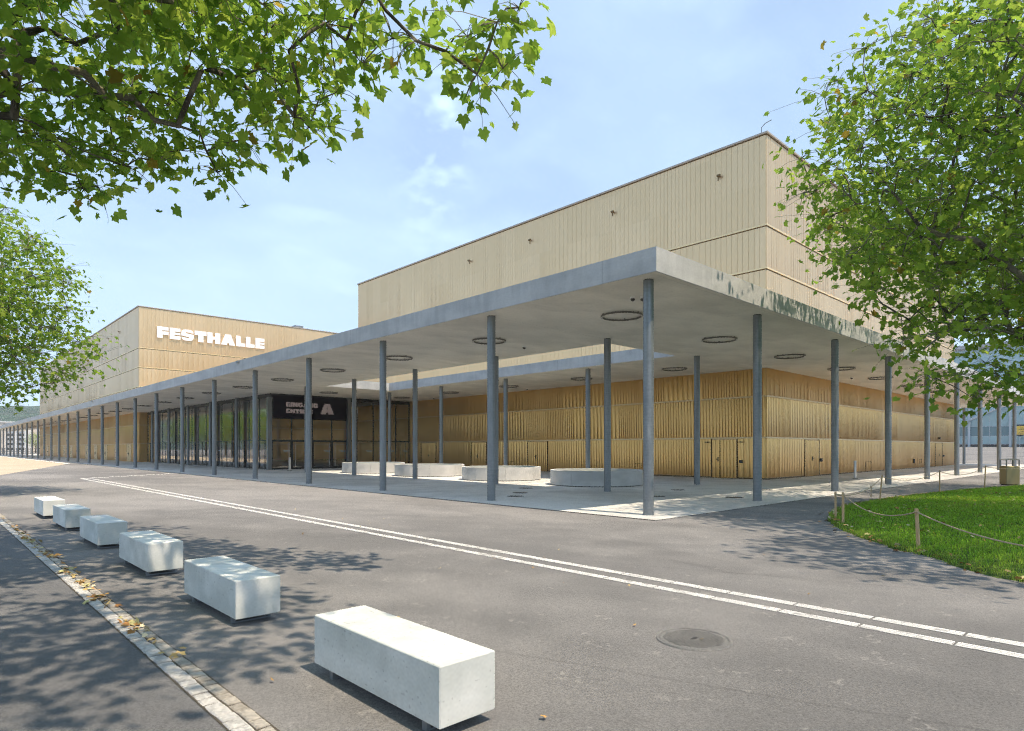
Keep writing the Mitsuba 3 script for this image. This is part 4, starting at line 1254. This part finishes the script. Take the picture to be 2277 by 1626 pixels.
# ------------------------------------------------------------------ fallen leaves
def litter(name, xy, z, size, label):
    n_ = len(xy)
    pos = np.column_stack([xy, z + rng.uniform(0.008, 0.03, n_)])
    nrm = np.array([0, 0, 1.0]) + rng.normal(size=(n_, 3)) * 0.35
    fr = frames(nrm, rng.normal(size=(n_, 3)))
    pal = np.array([[0.42, 0.24, 0.08], [0.50, 0.36, 0.15], [0.34, 0.17, 0.06], [0.48, 0.44, 0.20], [0.58, 0.50, 0.33]])
    col = pal[rng.choice(5, n_, p=[.3, .25, .15, .15, .15])] * rng.uniform(0.7, 1.2, (n_, 1))
    m, c = leaves_mesh(pos, fr, size * rng.uniform(0.5, 1.1, n_), col, LEAF_S)
    key = put(None, name, m, 'dry_leaf', smooth=True, color=c)
    labels[key] = {'kind': 'stuff', 'label': label, 'category': 'leaves'}


yy = np.concatenate([rng.normal(c_, s_, n_) for c_, s_, n_ in ((1.3, .25, 26), (3.2, .35, 34), (0.2, .3, 30), (-0.9, .3, 20), (5.5, .8, 30), (-2.4, .18, 24), (-3.0, .4, 10), (8, 1.5, 20), (2, 5, 30))])
xx = -12.06 + rng.normal(0, 0.05, len(yy))
litter('gutter_leaves', np.column_stack([xx, yy]), gz(xx, yy) + 0.012, 0.10, 'dry orange leaves gathered in the gutter')
ex = lawn.exterior
sarr = rng.uniform(0, ex.length, 900)
pp = np.array([ex.interpolate(s).coords[0] for s in sarr]) + rng.normal(0, 0.10, (900, 2))
mask = (pp[:, 1] > -9.5) & (pp[:, 0] < 24) & (pp[:, 0] > -5)
pp = pp[mask]
pp2 = np.column_stack([rng.uniform(-4, 16, 500), rng.uniform(-10, -2.7, 500)])
pp2 = pp2[shapely.contains_xy(lawn.buffer(-0.1), pp2[:, 0], pp2[:, 1])]
pa = np.vstack([pp, pp2])
da = np.where(shapely.contains_xy(lawn, pa[:, 0], pa[:, 1]), shapely.distance(lawn.exterior, shapely.points(pa[:, 0], pa[:, 1])), 0)
za = np.where(da > 0, lawn_z(pa[:, 0], pa[:, 1], da) + 0.03, gz(pa[:, 0], pa[:, 1]))
litter('lawn_leaves', pa, za, 0.11, 'dry brown leaves scattered along the lawn edge')
pq = np.column_stack([rng.uniform(-12, -3, 40), rng.uniform(-7, 8, 40)])
litter('plaza_leaves', pq, gz(pq[:, 0], pq[:, 1]), 0.055, 'few small dry leaves lying on the asphalt')

# ------------------------------------------------------------------ far left: houses, trees, hill
def far_house(name, label, p0, p1, depth_, z0, z1, wall, rows, cols, wm='window_dark', roof='white_wall', margin=0.08, wf=0.6, hf=0.5, group=None):
    """a block whose front runs from p0 to p1; every window of the front is a part"""
    t = thing(name, label, 'building', group)
    p0, p1 = np.array(p0, float), np.array(p1, float)
    L = np.linalg.norm(p1 - p0)
    d = (p1 - p0) / L
    ang = math.atan2(d[1], d[0])
    M = trimesh.transformations.translation_matrix((p0[0], p0[1], 0)) @ trimesh.transformations.rotation_matrix(ang, (0, 0, 1))
    def local(m):
        m.apply_transform(M); return m
    put(t, 'wall', local(bx(0, L, 0, depth_, z0, z1)), wall)
    put(t, 'roof', local(bx(-0.3, L + 0.3, -0.3, depth_ + 0.3, z1 + 0.001, z1 + 0.35)), roof)
    hh_ = (z1 - z0 - 0.6) / rows
    for r_ in range(rows):
        for c_ in range(cols):
            w = L * (1 - 2 * margin) / cols
            u = L * margin + (c_ + 0.5) * w
            zc = z0 + 0.5 + (r_ + 0.5) * hh_
            k = put(t, 'window', local(bx(u - w * wf / 2, u + w * wf / 2, -0.06, -0.001, zc - hh_ * hf / 2, zc + hh_ * hf / 2)), wm)
            put(k, 'sill', local(bx(u - w * wf / 2 - 0.1, u + w * wf / 2 + 0.1, -0.18, -0.002, zc - hh_ * hf / 2 - 0.12, zc - hh_ * hf / 2 - 0.005)), 'white_wall')
    return t


far_house('office_block', 'grey office block with white roof storey at the far left edge', (-22.0, 300.0), (-3.5, 287.5), 18, 0.4, 10.9, 'grey_wall', 4, 7, wf=0.8, hf=0.42)
far_house('cream_house', 'plain cream apartment block seen between the far left columns', (-1.0, 262.0), (6.5, 256.0), 14, 0.4, 10.4, 'cream_wall', 5, 1, wf=0.1, hf=0.2)
far_house('apartment_block', 'pale apartment block with a grid of dark windows behind the far columns', (7.4, 258.0), (13.4, 253.0), 12, 0.4, 10.4, 'white_wall', 6, 2, wf=0.72, hf=0.55)
far_house('cream_house', 'cream gable wall right of the apartment block in the far distance', (13.9, 256.0), (19.5, 251.5), 12, 0.4, 10.2, 'cream_wall', 5, 1, wf=0.08, hf=0.2)
for x, y, h, lab in [(-2.0, 275, 14.6, 'tall thin mast above the office roof at the far left'), (6.5, 283, 13.4, 'short white roof mast, second from left'), (17.5, 265, 12.8, 'short white roof mast, third from left')]:
    t = thing('roof_mast', lab, 'mast')
    put(t, 'pole', tube([(x, y, 8), (x, y, (8 + h) / 2), (x, y, h)], [0.14, 0.12, 0.08], 8), 'white_wall', smooth=True)
for k, (x, y, s, lab) in enumerate([(20.0, 236, 0.95, 'dark green tree at the far end of the left canopy'), (13.0, 230, 0.55, 'small pale tree among the far columns, right one'), (0.0, 232, 0.5, 'small pale tree among the far columns, left one'), (23, 215, 0.8, 'tree close by the end of the festival hall')]):
    t = thing('far_tree', lab, 'tree')
    w = T().translate([x, y, float(gz(x, y))]).rotate([0, 0, 1], 50 * k).scale(s * 1.15)
    scene[t + '__trunk'] = {**wood0, 'to_world': w}
    scene[t + '__crown'] = {**leaf0, 'to_world': w}
fn_ = thing('railing', 'dark metal railing across the far end of the forecourt', 'fence')
put(fn_, 'rail', cat([bx(-20, 30, 205, 205.08, z, z + 0.1) for z in (0.9, 1.6)]), 'dark_metal')
labels[put(fn_, 'bars', cat([bx(-20 + 0.5 * k, -19.9 + 0.5 * k, 205.0, 205.07, 0.3, 1.9) for k in range(100)]), 'dark_metal')] = {'kind': 'stuff'}
vn = thing('delivery_van', 'white van parked at the far left edge', 'van')
put(vn, 'body', chamfer_box(-9.5, -4.9, 196, 198, 0.75, 2.5, 0.2), 'white_wall')
put(vn, 'cab', chamfer_box(-4.9, -3.6, 196.05, 197.95, 0.75, 1.9, 0.25), 'white_wall')
put(vn, 'windscreen', chamfer_box(-4.6, -3.75, 195.99, 196.04, 1.4, 1.8, 0.02), 'window_dark')
for x in (-8.6, -4.4):
    wl = trimesh.creation.cylinder(0.36, 0.22, sections=20)
    wl.apply_transform(trimesh.transformations.rotation_matrix(math.pi / 2, (1, 0, 0))); wl.apply_translation((x, 196.1, 0.68))
    put(vn, 'wheel', wl, 'dark_fitting', smooth=40)

# wooded hill
hx, hy_ = np.meshgrid(np.linspace(-460, 700, 150), np.linspace(620, 1400, 100), indexing='ij')
prof = np.clip((hy_ - 620) / 330, 0, 1)
hz = 50 * np.sin(prof * math.pi / 2) ** 1.1 + 20 * (meshkit.fbm(np.stack([hx * 0.004, hy_ * 0.004, 0 * hx], -1), 3, 2) - 0.5) * prof
hz += -0.02 * hx * prof
hz += 9 * meshkit.fbm(np.stack([hx * 0.09, hy_ * 0.09, 0 * hx], -1), 3, 9) * np.clip(prof * 8, 0, 1) - 1.0
nh = hx.shape[1]
ii, jj = np.meshgrid(np.arange(hx.shape[0] - 1), np.arange(nh - 1), indexing='ij')
hq = np.stack([ii * nh + jj, (ii + 1) * nh + jj, (ii + 1) * nh + jj + 1, ii * nh + jj + 1], -1).reshape(-1, 4)
structure('hill', (np.stack([hx, hy_, hz], -1).reshape(-1, 3), hq), 'forest', 'wooded hill on the horizon at the left', smooth=True)

# ------------------------------------------------------------------ far right: pale glass hall
gh = thing('glass_hall', 'pale blue glass hall across the forecourt at the right edge', 'building')
X0, Y0, Y1, ZB = 146.0, -30.0, 70.0, 2.1
put(gh, 'wall', bx(X0 + 0.15, X0 + 30, Y0, Y1, ZB - 1.2, 22.5), 'hall_steel')
put(gh, 'plinth', bx(X0 + 0.02, X0 + 0.15, Y0, Y1, ZB - 1.2, ZB + 0.5), 'dark_fitting')
zs = [ZB + 0.55, 4.3, 6.3, 9.4, 12.6, 15.8, 19.0, 22.3]
ysn = np.arange(0, 34.1, 3.4)
for a, (za_, zb_) in enumerate(zip(zs[:-1], zs[1:])):
    for y in ysn[:-1]:
        put(gh, 'pane', bx(X0 + 0.08, X0 + 0.149, y + 0.06, y + 3.34, za_ + 0.05, zb_ - 0.05), 'mid_glass' if a == 1 else 'pale_glass')
    for ya_, yb_ in ((Y0, -0.06), (34.06, Y1)):
        put(gh, 'pane_strip', bx(X0 + 0.08, X0 + 0.149, ya_, yb_, za_ + 0.05, zb_ - 0.05), 'mid_glass' if a == 1 else 'pale_glass')
for y in ysn[::2]:
    put(gh, 'post', bx(X0 - 0.5, X0 - 0.1, y - 0.2, y + 0.2, ZB - 1.2, 14), 'hall_steel')
put(gh, 'stair_rail', cat([tube([(X0 - 1.0, 10, 12.4), (X0 - 1.0, 16, 9.6), (X0 - 1.0, 22, 6.8)], 0.25, 6), tube([(X0 - 1.0, 4, 8.6), (X0 - 1.0, -2, 8.2), (X0 - 1.0, -8, 7.4)], 0.25, 6)]), 'hall_steel')
put(gh, 'roof_edge', bx(X0 - 1.4, X0 + 30, Y0, Y1, 22.51, 23.2), 'grey_wall')
ys_ = thing('yellow_sign', 'yellow notice board with black corner bars before the pale glass hall', 'sign')
put(ys_, 'board', bx(X0 - 1.6, X0 - 1.5, 8.0, 12.6, 4.5, 6.2), 'yellow')
put(ys_, 'corner_bar', cat([bx(X0 - 1.62, X0 - 1.5, 10.9, 12.6, 6.21, 6.5), bx(X0 - 1.62, X0 - 1.5, 8.0, 8.8, 6.21, 6.5), bx(X0 - 1.62, X0 - 1.5, 11.5, 12.6, 4.2, 4.49), bx(X0 - 1.62, X0 - 1.5, 8.0, 8.8, 4.2, 4.49)]), 'dark_metal')
put(ys_, 'text_lines', cat([bx(X0 - 1.63, X0 - 1.601, 8.5, 12.2 - 0.4 * (k % 2), 4.75 + 0.33 * k, 4.83 + 0.33 * k) for k in range(4)]), 'dark_fitting')
put(ys_, 'post', cat([bx(X0 - 1.49, X0 - 1.4, y, y + 0.1, 1.0, 6.2) for y in (8.6, 11.9)]), 'hall_steel')

# ------------------------------------------------------------------ the summer haze
scene['air'] = {'type': 'homogeneous', 'albedo': rgb(0.90, 0.95, 0.99), 'sigma_t': 0.00036}
scene['haze'] = {'type': 'cube', 'to_world': T().translate([250, 625, 37.0]).scale([765, 940, 43]), 'bsdf': {'type': 'null'}, 'interior': {'type': 'ref', 'id': 'air'}}
labels['haze'] = {'kind': 'stuff', 'label': 'thin summer haze'}
scene['camera']['medium'] = {'type': 'ref', 'id': 'air'}
